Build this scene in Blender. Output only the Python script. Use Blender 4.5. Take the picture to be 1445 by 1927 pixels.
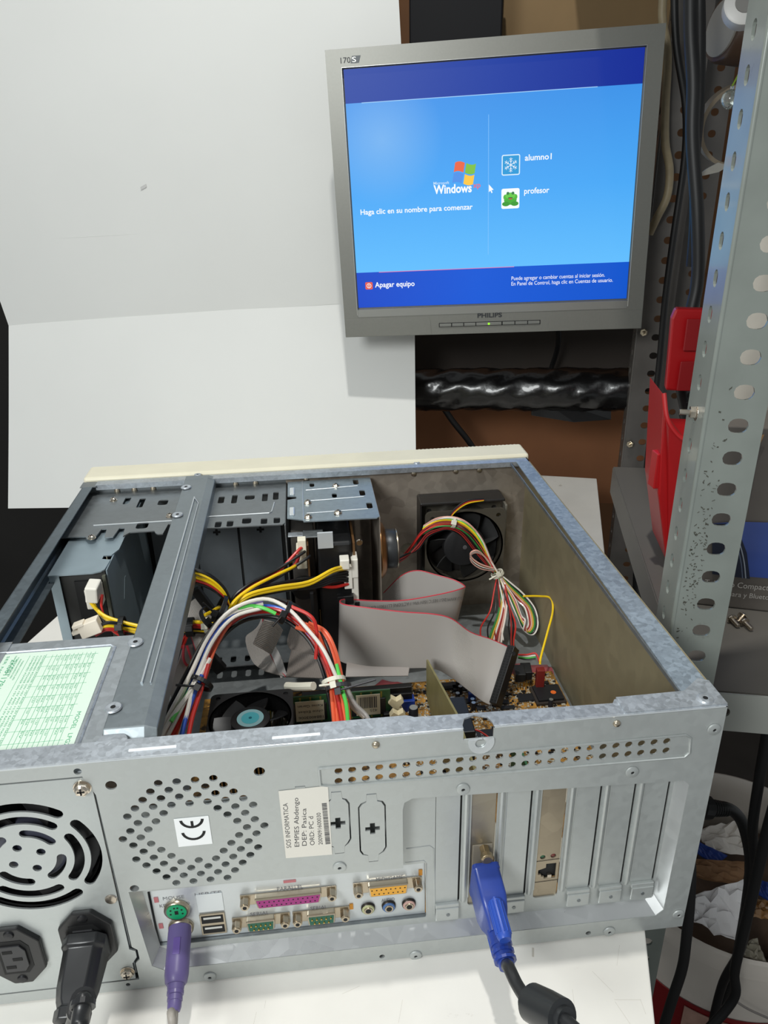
import bpy, bmesh, math, random
from mathutils import Vector, Matrix
random.seed(7)
for o in list(bpy.data.objects): bpy.data.objects.remove(o, do_unlink=True)
SC = bpy.context.scene
COL = SC.collection
S = 0.001                                   # the scene is written in millimetres
V = Vector

# ------------------------------------------------------------------ camera
FPX = 1434.4
CAM = V((215.73, -308.97, 438.06))
RX = V((0.99401469, -0.10772902, -0.01814509))
RY = V((-0.06071568, -0.40668872, -0.91154698))
RZ = V((0.09082066, 0.90719278, -0.4107954))
cd = bpy.data.cameras.new('camera'); cam = bpy.data.objects.new('camera', cd); COL.objects.link(cam)
cd.sensor_fit = 'HORIZONTAL'; cd.sensor_width = 36; cd.lens = FPX/1445*36; cd.clip_start = 0.01; cd.clip_end = 20
m = Matrix.Identity(4)
for i in range(3):
    m[i][0] = RX[i]; m[i][1] = -RY[i]; m[i][2] = -RZ[i]; m[i][3] = CAM[i]*S
cam.matrix_world = m
SC.camera = cam

# ------------------------------------------------------------------ light
w = bpy.data.worlds.new('world'); SC.world = w; w.use_nodes = True
w.node_tree.nodes['Background'].inputs[0].default_value = (0.93, 0.98, 1.0, 1)
w.node_tree.nodes['Background'].inputs[1].default_value = 0.36
def lamp(name, loc, target, size, power, color=(1, 1, 1), shape='DISK', spread=180):
    l = bpy.data.lights.new(name, 'AREA'); l.shape = shape; l.size = size; l.energy = power; l.color = color
    l.spread = math.radians(spread)
    o = bpy.data.objects.new(name, l); COL.objects.link(o)
    o.location = V(loc)*S
    o.rotation_euler = (V(target)-V(loc)).to_track_quat('-Z', 'Y').to_euler()
    return o
lamp('workshop_ceiling_lamp', (235, 100, 1450), (230, 420, 0), 0.045, 8.2, (1.0, 0.99, 0.95))
lamp('room_lamp', (-330, -740, 800), (150, 100, 100), 0.4, 10.5, (0.97, 1.0, 0.99))
vs = SC.view_settings
vs.view_transform = 'Standard'; vs.look = 'None'; vs.gamma = 1; vs.use_curve_mapping = False
vs.exposure = 0.0

# ------------------------------------------------------------------ geometry helpers
def ray(px, py):
    a = (px-722.5)/FPX; b = (py-963.5)/FPX
    return RX*a + RY*b + RZ
def at(px, py, **k):
    r = ray(px, py); (ax, v), = k.items(); i = 'xyz'.index(ax)
    return CAM + r*((v-CAM[i])/r[i])
def sm(a, b, t): return a+(b-a)*t

def lin(c):
    c = c/255
    return c/12.92 if c <= .04045 else ((c+.055)/1.055)**2.4
def rgb(*c): return tuple(lin(x) for x in c)+(1,)
MATS = {}
def mat(name, col, rough=.5, metal=0, noise=0, scale=60, bump=0, emit=0, spec=.5, coat=0, trans=0, stretch=None, dirt=None, alpha=1):
    if name in MATS: return MATS[name]
    m = bpy.data.materials.new(name); m.use_nodes = True; MATS[name] = m
    nt = m.node_tree; b = nt.nodes['Principled BSDF']
    c = rgb(*col)
    b.inputs['Base Color'].default_value = c
    b.inputs['Roughness'].default_value = rough; b.inputs['Metallic'].default_value = metal
    b.inputs['Specular IOR Level'].default_value = spec
    b.inputs['Coat Weight'].default_value = coat; b.inputs['Coat Roughness'].default_value = .08
    b.inputs['Transmission Weight'].default_value = trans
    if emit:
        b.inputs['Emission Color'].default_value = c; b.inputs['Emission Strength'].default_value = emit
        b.inputs['Base Color'].default_value = (0.01, 0.01, 0.01, 1)
    if noise or bump or dirt:
        tc = nt.nodes.new('ShaderNodeTexCoord'); mp = nt.nodes.new('ShaderNodeMapping')
        nt.links.new(tc.outputs['Object'], mp.inputs[0])
        if stretch: mp.inputs['Scale'].default_value = stretch
        n = nt.nodes.new('ShaderNodeTexNoise'); n.inputs['Scale'].default_value = scale; n.inputs['Detail'].default_value = 5
        nt.links.new(mp.outputs[0], n.inputs['Vector'])
        if noise:
            r = nt.nodes.new('ShaderNodeValToRGB')
            r.color_ramp.elements[0].position = .35; r.color_ramp.elements[1].position = .68
            r.color_ramp.elements[0].color = tuple(x*(1-noise) for x in c[:3])+(1,)
            r.color_ramp.elements[1].color = tuple(min(1, x*(1+noise)) for x in c[:3])+(1,)
            nt.links.new(n.outputs[0], r.inputs[0])
            out = r.outputs[0]
            if dirt:
                n2 = nt.nodes.new('ShaderNodeTexNoise'); n2.inputs['Scale'].default_value = dirt[1]; n2.inputs['Detail'].default_value = 8
                n2.inputs['Roughness'].default_value = .7
                nt.links.new(tc.outputs['Object'], n2.inputs['Vector'])
                r2 = nt.nodes.new('ShaderNodeValToRGB')
                r2.color_ramp.elements[0].position = dirt[2]; r2.color_ramp.elements[1].position = dirt[2]+.09
                r2.color_ramp.elements[0].color = (0, 0, 0, 1); r2.color_ramp.elements[1].color = (1, 1, 1, 1)
                nt.links.new(n2.outputs[0], r2.inputs[0])
                mx = nt.nodes.new('ShaderNodeMix'); mx.data_type = 'RGBA'
                nt.links.new(r2.outputs[0], mx.inputs[0]); nt.links.new(out, mx.inputs[6])
                mx.inputs[7].default_value = rgb(*dirt[0]); out = mx.outputs[2]
            nt.links.new(out, b.inputs['Base Color'])
        if bump:
            bp = nt.nodes.new('ShaderNodeBump'); bp.inputs['Strength'].default_value = bump; bp.inputs['Distance'].default_value = .001
            nt.links.new(n.outputs[0], bp.inputs['Height']); nt.links.new(bp.outputs[0], b.inputs['Normal'])
    return m
def galv(name, col, metal=.75, rough=.38, noise=.16, scale=160):
    """spangled zinc coated sheet"""
    if name in MATS: return MATS[name]
    m = mat(name, col, rough, metal)
    nt = m.node_tree; b = nt.nodes['Principled BSDF']; c = rgb(*col)
    tc = nt.nodes.new('ShaderNodeTexCoord')
    vo = nt.nodes.new('ShaderNodeTexVoronoi'); vo.inputs['Scale'].default_value = scale*1.6
    n = nt.nodes.new('ShaderNodeTexNoise'); n.inputs['Scale'].default_value = scale*.12; n.inputs['Detail'].default_value = 6
    nn = nt.nodes.new('ShaderNodeTexNoise'); nn.inputs['Scale'].default_value = scale*2.2
    nt.links.new(tc.outputs['Object'], vo.inputs['Vector']); nt.links.new(tc.outputs['Object'], n.inputs['Vector']); nt.links.new(tc.outputs['Object'], nn.inputs['Vector'])
    sep = nt.nodes.new('ShaderNodeSeparateColor'); nt.links.new(vo.outputs['Color'], sep.inputs[0])
    a = nt.nodes.new('ShaderNodeMath'); a.operation = 'MULTIPLY'; a.inputs[1].default_value = .35; nt.links.new(sep.outputs[0], a.inputs[0])
    a2 = nt.nodes.new('ShaderNodeMath'); a2.operation = 'MULTIPLY_ADD'; a2.inputs[1].default_value = .7; nt.links.new(n.outputs[0], a2.inputs[0]); nt.links.new(a.outputs[0], a2.inputs[2])
    a3 = nt.nodes.new('ShaderNodeMath'); a3.operation = 'MULTIPLY_ADD'; a3.inputs[1].default_value = .35; nt.links.new(nn.outputs[0], a3.inputs[0]); nt.links.new(a2.outputs[0], a3.inputs[2])
    r = nt.nodes.new('ShaderNodeValToRGB'); r.color_ramp.elements[0].position = .35; r.color_ramp.elements[1].position = 1.0
    r.color_ramp.elements[0].color = tuple(x*(1-noise) for x in c[:3])+(1,)
    r.color_ramp.elements[1].color = tuple(min(1, x*(1+noise)) for x in c[:3])+(1,)
    nt.links.new(a3.outputs[0], r.inputs[0]); nt.links.new(r.outputs[0], b.inputs['Base Color'])
    r3 = nt.nodes.new('ShaderNodeMapRange'); r3.inputs['To Min'].default_value = rough-.08; r3.inputs['To Max'].default_value = rough+.12
    nt.links.new(a3.outputs[0], r3.inputs[0]); nt.links.new(r3.outputs[0], b.inputs['Roughness'])
    return m

def tag(o, label=None, cat=None, group=None, kind=None):
    if label: o['label'] = label
    if cat: o['category'] = cat
    if group: o['group'] = group
    if kind: o['kind'] = kind
    return o
def thing(name, label, cat, loc, group=None):
    o = bpy.data.objects.new(name, None); COL.objects.link(o); o.empty_display_size = .02
    o.location = V(loc)*S
    o['org'] = [loc[0], loc[1], loc[2]]
    return tag(o, label, cat, group)
def org(o):
    while o.parent: o = o.parent
    return V(o['org']) if 'org' in o else V((0, 0, 0))

class MB:
    def __init__(s, xf=None): s.bm = bmesh.new(); s.xf = xf
    def quadbox(s, c):
        vs_ = [s.bm.verts.new(p) for p in c]
        for f in ((0, 3, 2, 1), (4, 5, 6, 7), (0, 1, 5, 4), (1, 2, 6, 5), (2, 3, 7, 6), (3, 0, 4, 7)):
            s.bm.faces.new([vs_[i] for i in f])
        return s
    def box(s, x0, x1, y0, y1, z0, z1):
        return s.quadbox([(x0, y0, z0), (x1, y0, z0), (x1, y1, z0), (x0, y1, z0), (x0, y0, z1), (x1, y0, z1), (x1, y1, z1), (x0, y1, z1)])
    def obox(s, c, u, v, n, a, b, d):
        c = V(c); u = V(u).normalized()*a/2; v = V(v).normalized()*b/2; n = V(n).normalized()*d/2
        return s.quadbox([c-u-v-n, c+u-v-n, c+u+v-n, c-u+v-n, c-u-v+n, c+u-v+n, c+u+v+n, c-u+v+n])
    def lathe(s, c, axis, prof, seg=24, cap=True):
        """prof: list of (radius, height along axis)"""
        c = V(c); a = V(axis).normalized(); u = a.orthogonal().normalized(); v = a.cross(u)
        rings = []
        for r, h in prof:
            rings.append([s.bm.verts.new(c+a*h+(u*math.cos(2*math.pi*i/seg)+v*math.sin(2*math.pi*i/seg))*max(r, 1e-3)) for i in range(seg)])
        for A, B in zip(rings, rings[1:]):
            for i in range(seg):
                s.bm.faces.new((A[i], A[(i+1) % seg], B[(i+1) % seg], B[i]))
        if cap:
            s.bm.faces.new(rings[0][::-1]); s.bm.faces.new(rings[-1])
        return s
    def cyl(s, c, axis, r, h, seg=20, r2=None): return s.lathe(c, axis, [(r, 0), (r if r2 is None else r2, h)], seg)
    def hexa(s, c, axis, r, h): return s.lathe(c, axis, [(r, 0), (r, h)], 6)
    def tube(s, pts, r, seg=8, smooth=4, radii=None):
        pts = spline(pts, smooth) if smooth > 1 else [V(p) for p in pts]
        n = len(pts)
        if n < 2: return s
        t = [(pts[min(i+1, n-1)]-pts[max(i-1, 0)]).normalized() for i in range(n)]
        u = t[0].orthogonal().normalized(); rings = []
        for i in range(n):
            u = (u - t[i]*u.dot(t[i])); u = u.normalized() if u.length > 1e-6 else t[i].orthogonal().normalized()
            v = t[i].cross(u)
            rr = r if radii is None else sm(radii[0], radii[1], i/(n-1))
            rings.append([s.bm.verts.new(pts[i]+(u*math.cos(2*math.pi*k/seg)+v*math.sin(2*math.pi*k/seg))*rr) for k in range(seg)])
        for A, B in zip(rings, rings[1:]):
            for k in range(seg): s.bm.faces.new((A[k], A[(k+1) % seg], B[(k+1) % seg], B[k]))
        s.bm.faces.new(rings[0][::-1]); s.bm.faces.new(rings[-1])
        return s
    def prism(s, poly, vec):
        """poly: 3d points, extruded by vec"""
        vec = V(vec); A = [s.bm.verts.new(V(p)) for p in poly]; B = [s.bm.verts.new(V(p)+vec) for p in poly]
        n = len(poly)
        s.bm.faces.new(A[::-1]); s.bm.faces.new(B)
        for i in range(n): s.bm.faces.new((A[i], A[(i+1) % n], B[(i+1) % n], B[i]))
        return s
    def grid(s, rows, th=0):
        """rows of 3d points, a bent sheet with thickness th"""
        R = [[s.bm.verts.new(V(p)) for p in r] for r in rows]
        for a, b in zip(R, R[1:]):
            for i in range(len(a)-1): s.bm.faces.new((a[i], a[i+1], b[i+1], b[i]))
        if th:
            bmesh.ops.recalc_face_normals(s.bm, faces=s.bm.faces)
            bmesh.ops.solidify(s.bm, geom=list(s.bm.faces), thickness=th)
        return s
    def build(s, name, m, parent=None, label=None, bev=0, smooth=False, cat=None, group=None, kind=None, bseg=2):
        me = bpy.data.meshes.new(name)
        bmesh.ops.recalc_face_normals(s.bm, faces=s.bm.faces)
        if s.xf is not None: bmesh.ops.transform(s.bm, matrix=s.xf, verts=s.bm.verts)
        s.bm.to_mesh(me); s.bm.free()
        return link(name, me, m, parent, label, bev, smooth, cat, group, kind, bseg)
def link(name, me, m, parent=None, label=None, bev=0, smooth=False, cat=None, group=None, kind=None, bseg=2):
    o = bpy.data.objects.new(name, me); COL.objects.link(o)
    if parent is not None:
        base = org(parent); o.parent = parent
    else:
        lo = [min(v.co[i] for v in me.vertices) for i in range(3)]; hi = [max(v.co[i] for v in me.vertices) for i in range(3)]
        base = V(((lo[0]+hi[0])/2, (lo[1]+hi[1])/2, lo[2])); o.location = base*S; o['org'] = list(base)
    me.transform(Matrix.Translation(-base)); me.transform(Matrix.Scale(S, 4))
    me.materials.append(m)
    for p in me.polygons: p.use_smooth = smooth
    if smooth:
        try: me.set_sharp_from_angle(angle=math.radians(42))
        except Exception: pass
    if bev:
        b = o.modifiers.new('bevel', 'BEVEL'); b.width = bev*S; b.segments = bseg; b.limit_method = 'ANGLE'; b.angle_limit = math.radians(40)
    return tag(o, label, cat, group, kind)
def spline(pts, k=5):
    pts = [V(p) for p in pts]
    if len(pts) < 3:
        return pts
    out = []; P = [pts[0]*2-pts[1]]+pts+[pts[-1]*2-pts[-2]]
    for i in range(1, len(P)-2):
        a, b, c, d = P[i-1:i+3]
        for j in range(k):
            t = j/k
            out.append(.5*((2*b)+(c-a)*t+(2*a-5*b+4*c-d)*t*t+(3*b-a-3*c+d)*t**3))
    out.append(pts[-1]); return out
def frame(o, u, v):
    u = V(u).normalized(); v = V(v); v = (v-u*v.dot(u)).normalized(); n = u.cross(v)
    M = Matrix.Identity(4)
    for i in range(3): M[i][0] = u[i]; M[i][1] = v[i]; M[i][2] = n[i]; M[i][3] = o[i]
    return M
def curve_mesh(cu):
    o = bpy.data.objects.new('tmp', cu); COL.objects.link(o)
    dg = bpy.context.evaluated_depsgraph_get(); dg.update()
    me = bpy.data.meshes.new_from_object(o.evaluated_get(dg)); bpy.data.objects.remove(o, do_unlink=True)
    return me
def plate(name, outer, holes, th, M, m, parent=None, label=None, xf=None, **kw):
    """flat sheet with cut-outs: 2d outline and holes in the frame M, thickness th centred"""
    cu = bpy.data.curves.new('tmp', 'CURVE'); cu.dimensions = '2D'; cu.fill_mode = 'BOTH'; cu.extrude = th/2
    for poly in [outer]+list(holes):
        sp = cu.splines.new('POLY'); sp.points.add(len(poly)-1); sp.use_cyclic_u = True
        for i, p in enumerate(poly): sp.points[i].co = (p[0], p[1], 0, 1)
    me = curve_mesh(cu); me.transform(M)
    if xf is not None: me.transform(xf)
    me.materials.clear()
    return link(name, me, m, parent, label, **kw)
def perforated(name, z0, z1, w, pitch, hx, hw, hh, off, th, M, m, parent, shape=None, n=14):
    """steel strip w wide with one oval hole per pitch, in the frame M (x across, y up)"""
    bm = bmesh.new(); k = 0; z = z0
    while z < z1-pitch*.5:
        cy = z+pitch/2; b = z+pitch
        angs = sorted([2*math.pi*i/n for i in range(n)]+[math.atan2(sy*pitch/2, (w if sx else 0)-hx) % (2*math.pi) for sx in (0, 1) for sy in (-1, 1)])
        I, O = [], []
        for t in angs:
            c, s = math.cos(t), math.sin(t)
            r = min(hw, hh)/2; ex_, ey_ = hw/2-r, hh/2-r
            # stadium radius along the angle
            lo, hi = 0, hw+hh
            for _ in range(24):
                md = (lo+hi)/2; px_, py_ = abs(c*md), abs(s*md)
                d = math.hypot(max(px_-ex_, 0), max(py_-ey_, 0))
                if d > r: hi = md
                else: lo = md
            I.append((hx+c*lo, cy+s*lo))
            q = [((w-hx)/c if c > 1e-9 else 1e9), (-hx/c if c < -1e-9 else 1e9), (pitch/2/s if s > 1e-9 else 1e9), (-pitch/2/s if s < -1e-9 else 1e9)]
            q = min(q); O.append((hx+c*q, cy+s*q))
        V4 = [[bm.verts.new((p[0], p[1], e)) for p in L] for e in (th/2, -th/2) for L in (I, O)]
        N = len(angs)
        for i in range(N):
            j = (i+1) % N
            bm.faces.new((V4[0][i], V4[0][j], V4[1][j], V4[1][i])); bm.faces.new((V4[2][j], V4[2][i], V4[3][i], V4[3][j]))
            bm.faces.new((V4[0][j], V4[0][i], V4[2][i], V4[2][j]))
            a_, b_ = O[i], O[j]
            if abs(a_[0]-b_[0]) < 1e-6 and (abs(a_[0]) < 1e-6 or abs(a_[0]-w) < 1e-6): bm.faces.new((V4[1][i], V4[1][j], V4[3][j], V4[3][i]))
        z += pitch
    bmesh.ops.remove_doubles(bm, verts=bm.verts, dist=.001)
    me = bpy.data.meshes.new(name); bm.to_mesh(me); bm.free(); me.transform(Matrix.Translation((0, off, 0))); me.transform(M)
    return link(name, me, m, parent)
def circ(x, y, r, n=14, ry=None): return [(x+r*math.cos(2*math.pi*i/n), y+(ry or r)*math.sin(2*math.pi*i/n)) for i in range(n)]
def rrect(x0, x1, y0, y1, r, n=4):
    o = []
    for cx, cy, a in ((x1-r, y1-r, 0), (x0+r, y1-r, 90), (x0+r, y0+r, 180), (x1-r, y0+r, 270)):
        for i in range(n+1):
            t = math.radians(a+90*i/n); o.append((cx+r*math.cos(t), cy+r*math.sin(t)))
    return o
def oval(x, y, w, h, n=8):
    """stadium slot, w wide, h high"""
    r = min(w, h)/2; o = []
    for i in range(2*n):
        t = math.pi*2*(i+.5)/(2*n)
        cx = (w/2-r)*(1 if math.cos(t) > 0 else -1); cy = (h/2-r)*(1 if math.sin(t) > 0 else -1)
        o.append((x+cx+r*math.cos(t), y+cy+r*math.sin(t)))
    return o
def text(s, o, u, v, m, parent, width=None, height=4, th=.1, center=False, bold=0, name='lettering', label=None, xf=None, slant=0, lines=1):
    cu = bpy.data.curves.new('tmp', 'FONT'); cu.body = s; cu.size = 1; cu.extrude = 0; cu.offset = bold; cu.shear = slant
    cu.resolution_u = 3
    me = curve_mesh(cu)
    if not me.vertices: return None
    xs = [q.co.x for q in me.vertices]; ys = [q.co.y for q in me.vertices]
    x0, x1 = min(xs), max(xs); y0, y1 = min(ys), max(ys)
    k = height/(.72 + (lines-1)*1.0)
    kx = width/(x1-x0) if width else k
    me.transform(Matrix.Translation((-(x0+x1)/2 if center else -x0, 0, 0)))
    me.transform(Matrix.Diagonal((kx, k, 1, 1)))
    M = frame(V(o), u, v); nrm = M.to_3x3() @ V((0, 0, 1))
    me.transform(M); me.transform(Matrix.Translation(nrm*th))
    if xf is not None: me.transform(xf)
    me.materials.clear()
    return link(name, me, m, parent, label)
X, Y, Z = V((1, 0, 0)), V((0, 1, 0)), V((0, 0, 1))
REAR = frame((0, 0, 0), X, Z)            # normal = -Y... u=X, v=Z  -> n = X x Z = -Y
def rp(px, py, y=0):
    p = at(px, py, y=y); return (p.x, p.z)

# ------------------------------------------------------------------ materials
ZN = galv('zinc_rear', (186, 190, 188), .55, .42, .05)
ZT = galv('zinc_flange', (186, 192, 198), .7, .4, .26, 240)
ZD = galv('zinc_inner', (134, 139, 141), .75, .4, .12)
ZB = galv('zinc_brown', (160, 150, 138), .6, .45, .25, 60)
ZW = galv('zinc_side', (150, 140, 112), .3, .5, .1, 50)
NI = mat('nickel', (190, 178, 158), .28, .95)
NI2 = mat('bright_screw', (200, 190, 176), .22, 1)
TAN = galv('nickel_bracket', (166, 154, 134), .8, .35, .2, 60)
BLK = mat('black_plastic', (22, 22, 23), .42, 0, .1, 200)
BLK2 = mat('black_matte', (14, 14, 15), .7)
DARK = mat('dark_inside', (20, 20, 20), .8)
CHIP = mat('chip_black', (26, 27, 30), .45)
WHT = mat('white_plastic', (235, 228, 205), .45)
WPL = mat('milky_plastic', (236, 232, 220), .35, coat=.3)
TIE = mat('milky_tie', (225, 222, 205), .4)
wires = {'yellow': (245, 205, 20), 'red': (200, 45, 38), 'black': (18, 18, 20), 'orange': (238, 105, 68), 'white': (228, 222, 212), 'green': (90, 205, 85),
         'blue': (35, 85, 185), 'purple': (110, 90, 150), 'brown': (120, 60, 35), 'grey': (165, 160, 155), 'darkgreen': (50, 130, 60), 'darkred': (150, 40, 38), 'pink': (215, 165, 150), 'gold': (205, 165, 60)}
WM = {k: mat('wire_'+k, v, .38, coat=.25) for k, v in wires.items()}
GOLD = mat('gold_pin', (225, 180, 90), .3, 1)
# ------------------------------------------------------------------ surroundings (structure)
yaw = lambda a: (V((math.cos(math.radians(a)), -math.sin(math.radians(a)), 0)), V((math.sin(math.radians(a)), math.cos(math.radians(a)), 0)))
M_WALL = mat('brown_wall', (112, 76, 46), .8, 0, .22, 5)
M_FLOOR = mat('dark_floor', (58, 54, 50), .8, 0, .2, 8)
MB().box(-1500, 2200, -900, 2200, -720, -700).build('floor', M_FLOOR, kind='structure')
u14, v14 = yaw(14)
MB().obox(V((700, 1190, 200)), u14, Z, v14, 1700, 1900, 20).build('wall_back', M_WALL, kind='structure')
MB().obox(V((-900, 1600, 200)), u14, Z, v14, 1700, 1900, 20).build('wall_left', mat('dark_wall', (40, 38, 36), .9, 0, .1, 5), kind='structure')

# ------------------------------------------------------------------ desk
ud, vd = yaw(17)
M_DESK = mat('white_melamine', (232, 229, 222), .32, 0, .03, 25, dirt=((170, 160, 145), 38, .66))
desk = thing('workbench', 'white scratched melamine bench top carrying the open computer case', 'table', (180, 300, -18))
Rr, Rb, Lb = V((405, -3, 0)), V((649, 737, 0)), V((-101, 399, 0))
vdr = (Rb-Rr).normalized()
p_fr = Rr - vdr*330
udr = V((vdr.y, -vdr.x, 0))
p_fl = p_fr - udr*590
p_bl = p_fl + vdr*(Rb-p_fr).length
MB().prism([p_fl-Z*1, p_fr-Z*1, Rb-Z*1, p_bl-Z*1], (0, 0, -18)).build('bench_top', M_DESK, desk, bev=1)
dm = MB()
random.seed(3)
for i in range(22):                            # scratches in the white surface in front of the case
    x = random.uniform(110, 395); y = random.uniform(-75, -6); a = random.uniform(-.9, .9)+random.choice((0, 1.3)); L = random.uniform(3, 16)
    dm.obox(V((x, y, -.96)), V((math.cos(a), math.sin(a), 0)), V((-math.sin(a), math.cos(a), 0)), Z, L, .12, .04)
p = at(1003, 1790, z=0); dm.obox(p-Z*.95, V((.3, 1, 0)), V((1, -.3, 0)), Z, 6, 1.3, .06)
dm.build('scratch', mat('scratch', (196, 190, 180), .7), desk, label='grey scratches in the bench top', kind='stuff')

# ------------------------------------------------------------------ computer case
case = thing('computer_case', 'open grey steel tower computer case lying on its side on the white bench', 'computer', (215, 195, 0))
W, D, H = 430, 390, 172
# rear panel
holes = []
cen = (142, 118.5)
for i in range(-10, 11):
    for j in range(-5, 6):
        x = i*4.62; z = j*10.2+(5.1 if i % 2 else 0)
        r = math.hypot(x, z)
        if 19.0 < r < 38.3: holes.append(circ(cen[0]+x, cen[1]+z, 2.2, 12))
for px, py, r in ((209, 1478, 2.9), (488, 1452, 2.9), (253, 1672, 2.5), (146, 1452, 2), (719, 1800, 1.7), (241, 1853, 1.3), (1107, 1756, 1.7)):
    x, z = rp(px, py); holes.append(circ(x, z, r, 14))
for (a, b) in (((637, 1451), (1255, 1395)), ((637, 1470), (1253.5, 1412.5))):
    A = rp(*a); B = rp(*b)
    for i in range(26): holes.append(circ(sm(A[0], B[0], i/25), sm(A[1], B[1], i/25), 2.15, 12))
x0, x1 = 6.5, 96
psu_hole = [(6.5, 8), (97.3, 8), (97.3, 22), (100, 25), (100, 33), (97.2, 36), (96.6, 150), (92, 163), (6.5, 163)]
holes.append(psu_hole)
op = [(102, 79.5), (253.6, 76), (253.6, 120), (254.6, 125), (259, 127.5), (413, 121.5), (416.5, 118), (415.5, 17), (411, 12.5), (112, 13.5), (106, 18)]
holes.append(op)
def dsub(cx, cz, h, wd, flip=False):           # D connector knock-out outline, standing upright
    hw = wd/2; hh = h/2
    return [(cx-hw, cz-hh+3), (cx-hw+1.5, cz-hh), (cx-3, cz-hh-1), (cx-2.6, cz-hh-6), (cx+2.6, cz-hh-6), (cx+3, cz-hh-1), (cx+hw-1.5, cz-hh+1), (cx+hw, cz-hh+4),
            (cx+hw, cz+hh-3), (cx+hw-1.5, cz+hh), (cx+3, cz+hh+1), (cx+2.6, cz+hh+6), (cx-2.6, cz+hh+6), (cx-3, cz+hh+1), (cx-hw+1.5, cz+hh-.5), (cx-hw, cz+hh-3)]
kn = []
for px, py, h, wd in ((570, 1545, 36, 13), (636, 1549, 32, 12), (701, 1559, 37, 13.5)):
    x, z = rp(px, py); kn.append((x, z, h, wd)); holes.append(dsub(x, z, h+1.3, wd+1.6))
thx, thz = 294.0, 172
top = [(0, 0), (W, 0), (W, H), (thx+8.2, H)]+[(thx+8.2*math.cos(t), 167-0-8*math.sin(t)*0-(H-160)*0+0) for t in ()]
top += [(thx+8, H), (thx+8, 166), (thx-8, 162), (thx-8, H), (0, H)]
plate('rear_panel', [(0, 0), (W, 0), (W, H-.4), (thx+8, H-.4), (thx+8, 164.5), (thx-8, 164.5), (thx-8, H-.4), (0, H-.4)], holes, 1.0, REAR @ Matrix.Translation((0, 0, -.5)), ZN, case)
for x, z, h, wd in kn:
    pr = [(x-1.4, z+4), (x+1.4, z+4), (x+1.4, z+1.4), (x+4, z+1.4), (x+4, z-1.4), (x+1.4, z-1.4), (x+1.4, z-4), (x-1.4, z-4), (x-1.4, z-1.4), (x-4, z-1.4), (x-4, z+1.4), (x-1.4, z+1.4)]
    plate('knockout_plate', dsub(x, z, h, wd), [pr], .9, REAR @ Matrix.Translation((0, 0, -.3)), ZN, case)
# ridge embossed round the vent strip, emboss lines
def ridge(pts, r, name, m=ZN, closed=False, smooth=1, parent=case, y=0):
    q = [V((a[0], y-r*.25, a[1])) for a in pts]
    return MB().tube(q, r, 8, smooth).build(name, m, parent, smooth=True)
A, B, C_, D_ = rp(1085, 1391), rp(1294, 1384), rp(1293, 1424), rp(603, 1477)
st = [rp(600, 1446), rp(700, 1437), rp(900, 1419), rp(1289, 1382), rp(1299, 1388), rp(1297, 1416), rp(1287, 1424), rp(900, 1457), rp(700, 1473), rp(626, 1479), rp(603, 1477), rp(600, 1446)]
ridge(st, .75, 'embossed_ridge')
# top rim of the rear panel
rim = [(0, 0), (thx-8, 0), (thx-8, 3), (thx-6, 8), (thx, 10.2), (thx+6, 8), (thx+8, 3), (thx+8, 0), (W, 0), (W, 13), (372, 13), (370, 10), (262, 12.5), (258, 14.5), (0, 14.5)]
slots = [rrect(a, b, 4.5, 6.8, 1) for a, b in ((115, 139), (187, 212))]
plate('rear_top_flange', rim, slots, 1.0, Matrix.Translation((0, 0, H-.5)), ZT, case)
for a, b in ((115, 139), (187, 212)): MB().box(a, b, 4.7, 6.6, H-1.2, H+.5).build('spring_tongue', mat('polished_steel', (245, 248, 250), .3, .2), case, bev=.4)
ro = MB(); ro.tube([(0, .5, H-.7), (thx-8.4, .5, H-.7)], .75, 8, 1); ro.tube([(thx+8.4, .5, H-.7), (W-1, .5, H-.7)], .75, 8, 1)
ro.build('folded_edge', mat('bright_edge', (215, 220, 222), .3, .6), case, smooth=True)
# washer tab below the thumb hole
tx, tz = rp(905, 1395)
wt = [(tx+7*math.cos(t), tz+7.6*math.sin(t)) for t in [math.radians(a) for a in range(165, 376, 15)]]
plate('hole_tab', wt, [circ(tx-.3, tz-.6, 3, 14)], .8, REAR @ Matrix.Translation((0, 0, .6)), mat('bright_steel', (225, 230, 232), .25, .6), case)
# recessed panel behind the big opening: io frame and slots
ym = 9.0
RP = Matrix.Translation((0, ym, 0)) @ REAR
bev = MB()
outl = op; cxo, czo = 260, 70
inner = []
for x, z in outl:
    inner.append((x+(4 if x < 200 else (-4 if x > 400 else 0)), z+(5 if z < 25 else 0)))
for i in range(len(outl)):
    a, b = outl[i], outl[(i+1) % len(outl)]; c, d = inner[(i+1) % len(outl)], inner[i]
    q = [bev.bm.verts.new(V(p)) for p in ((a[0], .4, a[1]), (b[0], .4, b[1]), (c[0], ym, c[1]), (d[0], ym, d[1]))]
    bev.bm.faces.new(q)
bmesh.ops.remove_doubles(bev.bm, verts=bev.bm.verts, dist=.01)
bev.build('recess_wall', galv('zinc_gloss', (196, 198, 198), .65, .25, .06, 60), case, smooth=False)
SX = [280.9+20.32*k for k in range(7)]
rh = [rrect(108.8, 268.6, 22.6, 68.4, .8)]
for k, sx in enumerate(SX): rh.append(rrect(sx-7.6, sx+7.6, 29 if k in (1, 3) else 33, 127.5, 2))
plate('recessed_rear_frame', [(101, 15), (418, 15), (418, 131), (101, 131)], rh, .9, RP, ZN, case)
ribs = [(SX[k]+SX[k+1])/2 for k in range(6)]
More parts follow.
